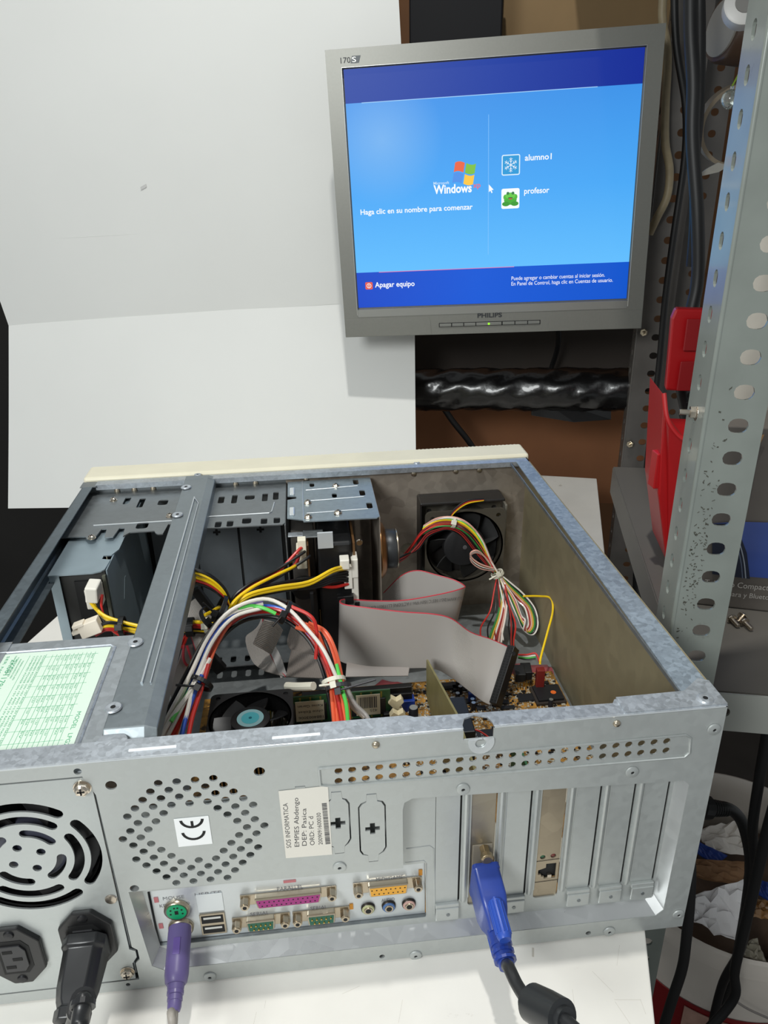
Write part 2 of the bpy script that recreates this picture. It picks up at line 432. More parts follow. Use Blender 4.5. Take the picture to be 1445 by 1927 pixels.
for x in ribs:
    MB().tube([(x-.3, ym-.6, 34), (x-.3, ym-1.2, 37), (x-.3, ym-1.2, 128)], 1.6, 8, 1).build('stiffening_rib', ZN, case, smooth=True)
    MB().tube([(x+2.7, ym-.3, 36), (x+2.7, ym-.3, 128)], .35, 6, 1).build('stiffening_rib', ZN, case, smooth=True)
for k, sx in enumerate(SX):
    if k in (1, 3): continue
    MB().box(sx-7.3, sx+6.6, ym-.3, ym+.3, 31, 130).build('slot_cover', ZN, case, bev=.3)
    MB().box(sx-10, sx+10, ym+1, ym+1.6, 28, 131).build('slot_gap_shade', DARK, case)  # dark strip added behind the cover, so its gap reads as shade
    MB().box(sx-7.2, sx+7.2, ym-2.6, ym-.2, 31, 34).box(sx-7, sx+7, ym-3.4, ym-2.2, 21.5, 31.5).build('slot_cover_foot', ZN, case, bev=.5)
    MB().cyl((sx+.3, ym-3.8, 26.5), Y, 1.1, .8, 12).build('rivet', ZD, case)
# io shield sits in the frame
YS = ym+2.2
iom = MB().box(109.3, 268.1, YS, YS+.5, 23, 68)
shield = iom.build('io_shield', galv('shield_steel', (205, 210, 212), .6, .3, .03), case, bev=.2)
MB().box(104, 116, ym+.2, YS+.5, 19, 21).box(109, 268.4, ym, YS+.6, 21.8, 22.7).build('shield_edge', ZD, case)
# stamped window right of the io frame
ridge([rp(764, 1596, ym), rp(808, 1590, ym), rp(816, 1596, ym), rp(818, 1718, ym)], .6, 'embossed_ridge', y=ym)
ridge([rp(762, 1622, ym), rp(797, 1618, ym), rp(801, 1622, ym), rp(803, 1722, ym)], .5, 'embossed_ridge', y=ym)
# rivets on the rear
def rivet(px, py, r=4, y=0, parent=case):
    x, z = rp(px, py, y)
    o = MB().lathe((x, y-.2, z), (0, -1, 0), [(r, 0), (r*.92, .7), (r*.5, 1.1), (r*.3, 1.1), (r*.25, .5)], 18, cap=True).build('rivet', ZN, parent, smooth=True)
    MB().cyl((x, y-.75, z), (0, -1, 0), r*.24, .1, 10).build('rivet_hole', BLK2, o)
for px, py in ((871, 1484), (1189, 1452), (1343, 1372), (1276, 1720), (1146, 1752), (639, 1631), (782, 1797), (395, 1837)): rivet(px, py, 3.8)
for px, py in ((707, 1401), (1160, 1361)):
    x, z = rp(px, py); MB().lathe((x, -.1, z), (0, -1, 0), [(2.1, 0), (1.9, .9), (1.1, 1.6)], 14).build('rivet', NI, case, smooth=True)
# bottom flange, walls and rails
MB().box(0, W, 1, 12, 0, 1).build('bottom_flange', ZN, case)
MB().box(W-1, W, 1, D, 0, H).build('side_wall', ZW, case)
MB().box(0, W-1, 9, D, 7, 8).build('case_floor', galv('zinc_floor', (160, 165, 166), .6, .4, .2, 90), case)
rail = [(411, 11), (W, 11), (W, D), (417, D)]
plate('side_rail', rail, [], 1, Matrix.Translation((0, 0, H-.6)), galv('zinc_blue', (156, 168, 178), .6, .48, .3, 200), case)
MB().box(410.6, 411.4, 14, 380, H-3.5, H-.8).build('rail_lip', ZD, case)
plate('corner_gusset', [(373, .5), (W, .5), (W, 21), (425, 24), (412, 14), (373, 13.5)], [], 1, Matrix.Translation((0, 0, H+.5)), ZT, case)
def top_rivet(px, py, z=H, r=4.2, par=case):
    p = at(px, py, z=z)
    o = MB().lathe((p.x, p.y, z), Z, [(r, 0), (r*.9, .8), (r*.55, 1.2), (r*.3, .7)], 20).build('rivet', ZT, par, smooth=True)
    MB().cyl((p.x, p.y, z+.72), Z, r*.3, .1, 10).build('rivet_hole', BLK2, o)
top_rivet(1327, 1315, H+1, 4.6)
# left rail: open channel
cm = MB()
prof = [(11, H-.4), (2.5, H-.4), (0, H-2.5), (0, H-20), (2, H-22), (12.5, H-22)]
rows = [[(x, y, z) for x, z in prof] for y in (1, 200, D)]
cm.grid(rows, .9).build('side_channel', galv('zinc_rail', (112, 122, 128), .7, .38, .16, 160), case)
for y in (288, 331, 349): MB().lathe((1.2, y, H-8), X, [(2.6, 0), (2.4, 1.5), (1, 2.2)], 14).build('rivet', ZN, case, smooth=True)
MB().box(0, 1, 1, D, 0, 13).box(0, 14, 1, D, 0, 1).build('lower_side_rail', ZD, case)
# front wall
M_F = frame((0, D-4, 0), X, Z)
fh = [circ(309, 80, 7, 18), circ(309, 52, 1.6, 10)]
gr = []
for i in range(-4, 5):
    for j in range(-4, 5):
        x = i*8.2+(4.1 if j % 2 else 0); z = j*7.2
        if math.hypot(x, z) < 35: fh.append(circ(364+x, 73+z, 2.6, 10))
plate('front_wall', [(190, 0), (W-1, 0), (W-1, H-1), (190, H-1)], fh, 1, M_F, ZB, case)
plate('bay_wall', [(0, 148), (190, 148), (190, H-1), (0, H-1)], [], 1, M_F, ZD, case)
MB().box(13, W, D-11, D, H-1, H).box(13, W, D-11, D-10, H-5, H-1).build('front_top_flange', galv('zinc_front', (176, 182, 188), .75, .4, .2, 200), case)
for px in (213, 246, 282, 440, 478, 575, 780, 860, 905):
    x = at(px, 905-(px-200)*.05, y=D-12).x
    MB().lathe((x, D-5, H-9), (0, -1, 0), [(2.6, 0), (2.4, 1.2), (1, 1.8)], 12).build('rivet', NI, case, smooth=True)
for px, py in ((784, 871), (979, 857)): top_rivet(px, py, H, 3.4)
# beige plastic front
bz = MB()
bz.box(-1, W+3, D+1, D+34, -.6, H+3).build('front_bezel', mat('beige_plastic', (226, 220, 196), .5, 0, .03, 30), case, bev=2.5)
tk = MB()
for i in range(70): tk.box(150+i*4, 151.6+i*4, D+34, D+35, H-2, H+2)
tk.build('bezel_grille', mat('beige_plastic', (226, 220, 196)), case)
# blank bay plates seen from inside, each 42 mm wide
for i in range(1, 4):
    a = 55+42.6*(i-1)+1.2; b = a+40.2
    pl = [(a+19, 118), (a+21.4, 118), (a+21.4, 115.8), (a+23.8, 115.8), (a+23.8, 113.2), (a+21.4, 113.2), (a+21.4, 111), (a+19, 111), (a+19, 113.2), (a+16.6, 113.2), (a+16.6, 115.8), (a+19, 115.8)]
    plate('bay_blank', [(a, 10), (b, 10), (b, 150), (a, 150)], [pl], .8, frame((0, D-8, 0), X, Z), galv('zinc_bay', (118, 124, 128), .6, .45, .06, 60), case)
MB().box(10, 191, D-7, D-6, 8, 148).build('bay_back_sheet', DARK, case)

MB().box(-.4, 14, D-14, D-1, H-1, H-.2).box(10, 191, D-9, D-8.5, 140, 160).build('corner_plate', ZD, case)
# ---- large drive cage
cage_top = [(-0+1, D-11), (1, 292), (9, 288), (26, 287), (28, 283), (36, 283)]
def comb(a, b, y0, y1, n):                        # open slots along the cage edge
    o = []; st = (b-a)/n
    for i in range(n):
        x = a+i*st; o += [(x, y0), (x+st*.3, y0), (x+st*.42, y1), (x+st*.72, y1), (x+st*.84, y0)]
    return o
outer = [(1, D-6), (1, 293), (4, 289), (24, 288), (26, 284)]+comb(28, 58, 284, 301, 2)+[(58, 288), (60, 291), (80, 291), (82, 286)]+comb(84, 112, 284, 303, 2)+[(114, 290), (188, 288), (190, 291), (190, D-6)]
hl = []
for x, y, a, b in ((58, 354, 5, 16), (78, 352, 8, 9), (96, 350, 4.5, 16), (108, 350, 4.5, 16), (131, 350, 5, 12), (143, 350, 4.6, 15), (157, 352, 8, 8), (171, 350, 4.6, 14), (181, 352, 4.6, 14), (44, 361, 5, 12),
                   (68, 303, 9, 9), (108, 310, 12, 7), (133, 296, 5, 9), (143, 296, 5, 9), (157, 300, 7, 9), (172, 297, 5, 9), (183, 297, 5, 9)):
    a, b = a*1.12, b*1.3
    hl.append(rrect(x-a/2, x+a/2, y-b/2, y+b/2, min(a, b)*.28, 3))
plate('drive_cage_top', outer, hl, 1, Matrix.Translation((0, 0, 161.5)), ZD, case)
pp = lambda q: [(x, y, 162.3) for x, y in q]
br_line = mat('bright_edge', (215, 220, 222), .3, .6)
MB().tube(pp([(26, 309), (112, 309)]), .6, 6, 1).tube(pp([(122, 313), (176, 313), (178, 316), (180, 336)]), .6, 6, 1).build('embossed_line', br_line, case, smooth=True)
MB().box(189.5, 190.5, 288, D-6, 10, 161).build('drive_cage_side', ZD, case)
plate('drive_cage_floor', [(10, D-6), (10, 280), (190, 280), (190, D-6)], [rrect(x-2.5, x+2.5, 286, 296, 2, 3) for x in (120, 133, 146, 158, 172)], 1, Matrix.Translation((0, 0, 26)), ZD, case)
# ---- small drive cage
so = [(192, D-10), (192, 345), (200, 343), (200, 338), (192, 336), (192, 296), (206, 290), (206, 287), (269, 285), (271.5, 288), (271.5, D-10)]
sh = []
for x, y in ((257, 371), (261, 343), (265, 313)): sh.append(rrect(x-2.6, x+2.6, y-7, y+6, 2, 3))
for x, y in ((215, 369), (235, 340), (235, 300)): sh.append(oval(x, y, 4.6, 10))
plate('small_cage_top', so, sh, 1, Matrix.Translation((0, 0, 163.5)), galv('zinc_cage', (150, 162, 168), .7, .4, .12), case)
lm = MB()
for a in ((209, 330, 262, 333), (209, 356, 258, 360), (209, 303, 263, 305)): lm.tube([(a[0], a[1], 164.2), (a[2], a[3], 164.2)], .5, 6, 1)
lm.tube([(206, 380, 164.2), (206, 288, 164.2)], .5, 6, 1)
lm.build('embossed_line', mat('zinc_line', (200, 206, 210), .3, .7), case, smooth=True)
for y in (352, 306): MB().box(194, 198.5, y-6, y+10, 163.8, 165.6).build('hook_tab', mat('bright_steel', (225, 230, 232), .25, .6), case, bev=1)
plate('small_cage_side', [(287, 10), (D-10, 10), (D-10, 163), (287, 163)], [rrect(312, 318, 40, 52, 2), rrect(330, 336, 30, 42, 2), rrect(300, 303, 80, 81, .3)], 1, frame((271.5, 0, 0), Y, Z), ZB, case)
MB().box(193, 271, D-8, D-6.5, 10, 160).build('small_cage_back', ZB, case)
MB().box(205, 222, 276, 290, 153, 154.2).build('cage_flap', ZD, case, bev=.4)
MB().box(192, 205, 282, 290, 152, 153).build('cage_flap', ZT, case, bev=.4)

# ---- screws in the cages and rear
def screw(name, c, axis, r, par, label=None, hexh=True):
    c = V(c); a = V(axis).normalized(); u = a.orthogonal().normalized(); v = a.cross(u)
    m = MB()
    m.cyl(c, a, r*1.15, .5, 18)
    m.hexa(c+a*.4, a, r, r*.55); m.lathe(c+a*(.4+r*.55), a, [(r*.85, 0), (r*.6, r*.22), (.1, r*.28)], 18, cap=False)
    o = m.build(name, NI2, par, label, bev=.15)
    MB().obox(c+a*(.4+r*.84), u+v, v-u, a, r*.95, r*.2, .12).obox(c+a*(.4+r*.84), v-u, u+v, a, r*.95, r*.2, .12).build('screw_slot', BLK2, o)
    return o
for px, py, z in ((213, 938, 162), (172, 1009, 162), (319, 968, 162)): 
    p = at(px, py, z=z+2); screw('screw', (p.x, p.y, z), Z, 3, case)
for px, py in ((579, 943), (580, 970), (632, 912), (636, 962)):
    p = at(px, py, z=166); screw('screw', (p.x, p.y, 164), Z, 3.2, case)

# ---- cross bar
cb = MB()
prof = [(98, 167.5), (99, 172.5), (120, 172.5), (126.5, 170), (126.5, 160)]
ys = [(12, -4.5), (19, -4.5), (23, .5), (40, .5), (200, .5), (366, .5), (377, .5), (379, 1.2), (386, 1.2)]
rows = [[(x-(3*(y/386)), y, z+dz+(0 if dz > 0 else 0)) for x, z in prof] for y, dz in ys]
xb = cb.grid(rows, 1.1).build('cross_bar', galv('zinc_bar', (134, 142, 146), .65, .36, .1, 160), case, bev=.6)
MB().tube([(112, 60, 173.6), (111, 200, 173.6), (110, 332, 173.6)], .8, 6, 1).tube([(117, 60, 173.6), (116, 200, 173.6), (115, 318, 173.6), (110, 332, 173.6)], .5, 6, 1).build('embossed_line', mat('zinc_line', (200, 206, 210), .3, .7), xb, smooth=True)
for px, py in ((350, 917), (334, 969), (255, 1209), (213, 1332)): top_rivet(px, py, H+1.8, 4.8, case)
top_rivet(210, 1404, H-1, 5.6, case); top_rivet(372, 894, H+1, 3.6, case)
MB().lathe((at(212, 1390, z=H-2).x, 15, H-2.6), Z, [(8.5, 0), (8, 1.2), (3, 1.6)], 24).build('pressed_boss', ZT, case, smooth=True)

# ---- stickers
st0 = thing('inventory_sticker', 'off white paper inventory sticker with handwriting on the rear panel', 'sticker', (201, -1, 93))
cs = [rp(524, 1488), rp(617, 1478), rp(625, 1607), rp(538, 1614)]
MB().prism([V((x, -.25, z)) for x, z in cs], (0, -.15, 0)).build('paper', mat('sticker_paper', (222, 218, 208), .55), st0)
INK = mat('ink', (60, 60, 64), .7)
def stick(px, py, px2, py2, s, h):
    a = rp(px, py); b = rp(px2, py2)
    uu = V((b[0]-a[0], 0, b[1]-a[1])); L = uu.length; uu.normalize()
    vv = V((-uu.z, 0, uu.x))
    return text(s, V((a[0], -.42, a[1])), uu, vv, INK, st0, width=L, height=h, th=.03)
stick(548, 1594, 541, 1510, 'SOS INFORMATICA', 2.6)
stick(563, 1592, 561, 1500, 'EMPIES Abdengo', 2.6)
stick(577, 1590, 576, 1520, 'DEP: Pasica', 2.6)
stick(592, 1589, 589, 1535, 'ORD: PC d', 2.6)
stick(607, 1588, 603, 1528, '2009091600030', 2.3)
bm_ = MB(); a = rp(617, 1587); b = rp(610, 1511); random.seed(5); t = 0
while t < 1:
    wv = random.choice((.008, .014, .02)); p0 = V((sm(a[0], b[0], t), -.46, sm(a[1], b[1], t)))
    bm_.box(p0.x-1.3, p0.x+1.3, -.5, -.42, p0.z, p0.z+wv*28); t += wv+random.choice((.009, .014))
bm_.build('barcode', INK, st0)
ce = thing('ce_label', 'white square CE label in the middle of the round vent holes', 'sticker', (141, -1, 110))
x, z = rp(364, 1564); 
MB().box(x-9, x+9, -.4, -.1, z-10, z+10).build('paper', mat('sticker_white', (238, 240, 240), .4), ce, bev=.15)
def arcs(m, cx, cz, r, w_, a0, a1, y=-.46, fr=None):
    P = []
    for i in range(13):
        t = math.radians(sm(a0, a1, i/12)); P.append((cx+r*math.cos(t), cz+r*math.sin(t)))
    Q = []
    for i in range(13):
        t = math.radians(sm(a1, a0, i/12)); Q.append((cx+(r-w_)*math.cos(t), cz+(r-w_)*math.sin(t)))
    poly = P+Q
    return m.prism([V((a, y, b)) if fr is None else fr(a, b) for a, b in poly], (0, -.05, 0) if fr is None else (0, 0, .05))
mm = MB(); arcs(mm, x, z+.4, 6.4, 1.5, 185, 355); arcs(mm, x, z+9, 6.4, 1.5, 185, 355); mm.box(x-.7, x+.7, -.52, -.46, z+3.4, z+7.6)
mm.build('ce_mark', BLK2, ce)

# ---- lettering on the shield
LT = mat('faint_ink', (112, 112, 116), .6)
def iot(s, px, py, w_, h):
    p = at(px, py, y=YS); text(s, V((p.x, YS-.05, p.z)), X, Z, LT, shield, width=w_, height=h, th=.05, center=True)
iot('MOUSE', 327, 1692, 12, 2.6); iot('KEYBOARD', 329, 1705, 17, 2.6); iot('USB/TE', 392, 1685, 15, 3); iot('PARALLEL', 546, 1674, 15, 3.2)
iot('SERIAL', 489, 1722, 11, 3); iot('SERIAL', 600, 1711, 10, 3); iot('MIDI/GAME', 733, 1656, 16, 3.2); iot('AUDIO', 730, 1696, 8, 2.8)
# small tabs and openings of the shield
om = MB()
for px, py in ((791, 1641), (661, 1705)):
    p = at(px, py, y=YS); om.box(p.x-1.1, p.x+1.1, YS-.6, YS-.1, p.z-2.2, p.z+2.2)
om.build('spring_finger', mat('copper_tab', (200, 140, 60), .35, .8), shield)
for px, py, a_, b_ in ((294, 1693, 1.2, 2), (303, 1742, 1.2, 2), (545, 1658, 3.6, .9)):
    p = at(px, py, y=YS); MB().box(p.x-a_, p.x+a_, YS-.4, YS-.1, p.z-b_, p.z+b_).build('foam_peek', mat('pink_foam', (184, 112, 116), .8), shield)
# ------------------------------------------------------------------ motherboard with its ports
mb = thing('motherboard', 'orange motherboard crowded with chips lying on the floor of the open case', 'circuit board', (265, 130, 18))
PCB = mat('orange_pcb', (172, 126, 56), .45, 0, .4, 90, coat=.2, dirt=((58, 42, 24), 130, .52))
MB().box(111, 421, 14, 243, 18, 20).build('circuit_board', PCB, mb)
random.seed(11)
def chip(px, py, w_, d_, h=2, dot=None, z=20):
    p = at(px, py, z=z+h); x, y = p.x, p.y
    o = MB().box(x-w_/2, x+w_/2, y-d_/2, y+d_/2, z+.4, z+h).build('chip', CHIP, mb, bev=.15)
    lm = MB(); n = int(w_/1.5)
    for i in range(n):
        xx = x-w_/2+w_*(i+.5)/n
        for s_ in (-1, 1): lm.box(xx-.3, xx+.3, y+s_*(d_/2)-.2*s_, y+s_*(d_/2+1.3), z, z+.8)
    lm.build('chip_lead', mat('tinned', (200, 200, 196), .3, .9), o)
    if dot: MB().cyl((x+w_*.2, y-d_*.05, z+h), Z, w_*.11, .08, 14).build('chip_dot', mat('orange_dot', (225, 105, 35), .5), o)
    return x, y
for a in ((838, 1290, 26, 9), (865, 1293, 12, 8), (993, 1311, 17, 9), (947, 1305, 9, 5), (948, 1320, 9, 5), (955, 1330, 12, 4), (848, 1330, 8, 5), (884, 1318, 9, 6), (905, 1331, 8, 5), (1022, 1284, 10, 4), (930, 1290, 8, 4), (905, 1290, 9, 5)): chip(*a)
q = MB().box(322, 352, 146, 168, 20.4, 25).build('chip', CHIP, mb, bev=.3)
for i_ in range(3): text('8A 2XM 6LS', V((327+i_*5, 164, 25.05)), -Y, X, mat('chip_print', (170, 175, 178), .6), q, width=12, height=2, th=.02)
MB().tube([V((318, 150, 30)), V((330, 158, 34)), V((342, 150, 30)), V((346, 140, 24))], .7, 8, 6).build('wire', WM['red'], mb, smooth=True)
x, y = chip(1031, 1302, 22, 20, 5, dot=True)
MB().box(x-13, x+13, y-12, y+12, 20, 23).build('chip_socket', mat('socket_brown', (50, 42, 36), .6), mb, bev=.4)
sm_ = MB()                                      # smallest parts all over the board
for i in range(2600):
    x = random.uniform(268, 418); y = random.uniform(120, 241)
    w_, d_ = random.choice(((1.6, .8), (.8, 1.6), (2.2, 1.2), (1, 2)))
    sm_.box(x-w_/2, x+w_/2, y-d_/2, y+d_/2, 20, 20+random.uniform(.5, 1.1))
sm_.build('surface_components', mat('smd', (214, 208, 190), .35, .4, .5, 300), mb, kind='stuff')
sm_ = MB()
for i in range(420):
    x = random.uniform(268, 418); y = random.uniform(120, 241)
    w_ = random.choice((1.6, 2.6, 4)); sm_.box(x-w_/2, x+w_/2, y-.8, y+.8, 20, 21.2)
sm_.build('small_chips', CHIP, mb, kind='stuff')
def capac(px, py, r, h, z=20, col='cap'):
    p = at(px, py, z=z+h); o = MB().lathe((p.x, p.y, z), Z, [(r, 0), (r, .6), (r*.94, 1), (r*.94, h-.5), (r*.85, h)], 18).build('capacitor', mat('cap_sleeve', (28, 30, 38), .35), mb, smooth=True)
    MB().cyl((p.x, p.y, z+h), Z, r*.8, .1, 16).build('capacitor_top', mat('alu', (200, 205, 205), .3, .9), o)
capac(778, 1331, 4.2, 14)
for px, py in ((862, 1282), (866, 1291), (851, 1313), (889, 1315), (891, 1322), (1037, 1316), (885, 1274), (893, 1284), (861, 1304)): capac(px, py, 2.2, 8)
p = at(888, 1307, z=28); MB().box(p.x-3, p.x+3, p.y-2, p.y+2, 20, 30).build('blue_header', mat('blue_header', (40, 70, 160), .4), mb, label='small blue block', bev=.3)
# pin headers with black jumpers and plugs at the back corner
for k, (px, py) in enumerate(((978, 1262), (990, 1258))):
    p = at(px, py, z=34); x, y = p.x, p.y
    MB().obox(V((x, y, 31)), (1, -.1, 0), (0.1, 1, .2), Z, 9, 12, 8).build('pin_plug', BLK, mb, bev=.4)
    for i in range(4): MB().box(x-4+i*2.4, x-3.3+i*2.4, y-9, y-8.3, 20, 27).build('header_pin', GOLD, mb)
# expansion slots (PCI white / AGP brown) running along y
for k, sx in enumerate(SX):
    col = mat('agp_brown', (90, 60, 40), .5) if k == 1 else mat('pci_white', (225, 220, 205), .5)
    if k in (2, 3, 4, 5): MB().box(sx-4, sx+4, 30, 112, 20, 31).build('expansion_slot', col, mb, bev=.4)
MB().box(297, 305, 35, 108, 20, 31).build('expansion_slot', mat('agp_brown', (90, 60, 40), .5), mb, bev=.4)
# memory slots, drive connectors
for y in (193, 182): 
    MB().box(130, 272, y-3.5, y+3.5, 20, 27).build('memory_slot', BLK, mb, bev=.3)
def latch(x, y, up):
    prf = [(0, 0), (6, 0), (8, 6), (5, 9), (9, 14), (7, 18), (3, 15.5), (-1, 18.5), (-4, 14), (0, 9)]
    MB().prism([V((x+a-2, y-3, 22+up+b)) for a, b in prf], (0, 6, 0)).build('memory_latch', mat('latch_cream', (228, 215, 180), .5), mb, bev=.3)
latch(272, 193, 5); latch(272, 182, 0)
MB().box(262, 272, 188, 199, 20, 32).build('memory_slot_end', BLK, mb, bev=.3)
MB().box(196, 290, 203, 213, 20, 31).build('drive_header', mat('blue_header2', (30, 62, 150), .4), mb, label='long blue drive socket', bev=.3)
MB().box(232, 288, 206, 212, 31, 37).build('drive_plug', BLK, mb, bev=.3)
MB().box(196, 286, 217, 224, 20, 34).build('drive_header', BLK, mb, bev=.3)
MB().box(205, 262, 166, 174, 20, 29).build('power_header', WHT, mb, bev=.3)
# rear ports
def PY(px, py, y): return at(px, py, y=y)
def dport(px, py, w_, h_, face, face_col, pins, female, name):
    c = PY(px, py, 6); x, z = c.x, c.z; y0 = YS
    hw, hh = w_/2, h_/2
    tr = lambda k, dy: [V((x-hw*k[0], dy, z+hh)), V((x+hw*k[0], dy, z+hh)), V((x+hw*k[1], dy, z-hh)), V((x-hw*k[1], dy, z-hh))]
    root = MB().prism(tr((1, .93), 6.2), (0, 4.8, 0)).build(name, NI, mb, bev=1.1)
    MB().box(x-hw-8.5, x+hw+8.5, y0-.9, y0-.2, z-hh-.6, z+hh-.4).build('port_flange', NI, root, bev=.5)
    MB().prism([V((x-(hw-1), 6, z+hh-1.1)), V((x+hw-1, 6, z+hh-1.1)), V((x+hw*.93-1, 6, z-hh+1.1)), V((x-hw*.93+1, 6, z-hh+1.1))], (0, .3, 0)).build('port_insert', mat('port_'+face_col[0], face_col[1], .45), root, bev=.1, label=face_col[0]+' plastic insert')
    pn = MB(); 
    n1, n2 = pins
    for n, dz in ((n1, hh*.36), (n2, -hh*.36)):
        for i in range(n):
            xx = x+(i-(n-1)/2)*2.77
            if female: pn.cyl((xx, 6.05, z+dz), (0, -1, 0), .5, .1, 8)
            else: pn.cyl((xx, 6.05, z+dz), (0, -1, 0), .45, .9, 8)
    pn.build('contact', BLK2 if female else GOLD, root)
    for s_ in (-1, 1):
        nx = x+s_*(hw+5.6)
        so = MB().hexa((nx, y0-.9, z), (0, -1, 0), 2.9, 5).lathe((nx, y0-5.9, z), (0, -1, 0), [(2.3, 0), (2.3, .6)], 16).build('hex_post', NI, root, bev=.2)
        MB().cyl((nx, y0-6.55, z), (0, -1, 0), 1.2, .1, 12).build('post_hole', BLK2, so)
    return root
dport(543, 1697, 39, 8, 0, ('magenta', (152, 40, 116)), (13, 12), True, 'parallel_port')
dport(491, 1744, 17, 8.6, 0, ('dark_green', (22, 88, 68)), (5, 4), False, 'serial_port')
dport(605, 1732, 17, 8.6, 0, ('dark_green', (22, 88, 68)), (5, 4), False, 'serial_port')
dport(731, 1677, 24, 8.6, 0, ('amber', (222, 160, 48)), (8, 7), True, 'game_port')
for (px, py), cn in (((693, 1713), ('lime', (170, 172, 130))), ((732, 1709), ('blue', (74, 108, 158))), ((770, 1705), ('pink', (186, 150, 140)))):
    c = PY(px, py, 9); r_ = MB().lathe((c.x, YS-.2, c.z), (0, -1, 0), [(4.3, 0), (4.2, 1.2), (3.9, 1.5)], 24).build('audio_jack', mat('jack_rim', (70, 66, 62), .35, .8), mb, smooth=True, label='socket with a '+cn[0]+' ring')
    MB().lathe((c.x, YS-1.7, c.z), (0, -1, 0), [(3.8, 0), (3.5, .7), (3, .8)], 24).build('jack_ring', mat('jack_'+cn[0], cn[1], .4), r_, smooth=True)
    q = MB().lathe((c.x, YS-2.5, c.z), (0, -1, 0), [(2.7, 0), (2.5, .5)], 20).build('jack_collar', NI, r_, smooth=True)
    MB().cyl((c.x, YS-3.05, c.z), (0, -1, 0), 1.7, .1, 16).build('jack_hole', BLK2, q)
# round mouse socket, green (a violet plug sits in the one below)
c = PY(332, 1717, 8.6)
r_ = MB().lathe((c.x, YS-.2, c.z), (0, -1, 0), [(7.4, 0), (7.3, 1.6), (6.6, 2.4), (6.2, 2.2)], 28).build('mouse_socket', NI, mb, smooth=True)
MB().cyl((c.x, YS-2.4, c.z), (0, -1, 0), 5.7, .3, 24).build('socket_insert', mat('ps2_green', (20, 150, 100), .45), r_, label='green plastic insert')
hm = MB()
for a in (30, 75, 105, 150, 200, 340): hm.cyl((c.x+3.6*math.cos(math.radians(a)), YS-2.75, c.z+3.6*math.sin(math.radians(a))), (0, -1, 0), .6, .1, 8)
hm.box(c.x-1, c.x+1, YS-2.85, YS-2.7, c.z-1.6, c.z+1.2).build('contact', BLK2, r_)
MB().lathe((c.x+.5, YS-.2, c.z-15), (0, -1, 0), [(7.4, 0), (7.3, 1.6), (6.6, 2.4), (6.2, 2.2)], 28).build('keyboard_socket', NI, mb, smooth=True)
# usb stack
c = PY(401, 1738, YS-1); x, z = c.x, c.z
us = MB().box(x-7.3, x+7.3, YS-1.2, YS-.3, z-9, z+8.4).build('usb_stack', NI, mb, bev=.4)
for dz in (-4.3, 4.0): 
    q = MB().box(x-6.3, x+6.3, YS-1.4, YS-1.15, z+dz-3, z+dz+3).build('usb_opening', BLK2, us)
    MB().box(x-5, x+5, YS-1.6, YS-1.35, z+dz+.6, z+dz+2).build('usb_tongue', mat('usb_tongue', (200, 200, 195), .5), q)
MB().box(x-7.5, x+7.5, YS-.5, YS-.1, z+9.5, z+24).build('lan_blank', mat('shield_plate', (215, 220, 222), .35, .4), us, bev=.5)

# pink foam sheet under the board
fm = []
for i in range(25):
    t = i/24; row = []
    for j in range(9):
        s_ = j/8; x = sm(112, 424, t); y = sm(236, 249+(0 if t < .5 else 10+8*math.sin(t*5+1)+6*math.sin(t*17))+(14 if t > .85 else 0), s_)
        row.append((x, y, 11+5*math.sin(s_*3.1)+1.4*math.sin(t*60+s_*9)))
    fm.append(row)
foam = MB().grid(fm, 1).build('foam_sheet', mat('pink_foam2', (160, 78, 84), .3, 0, .3, 90, bump=.5, coat=.5), None, 'shiny pink antistatic foam sheet sticking out behind the motherboard', smooth=True, cat='foam sheet')

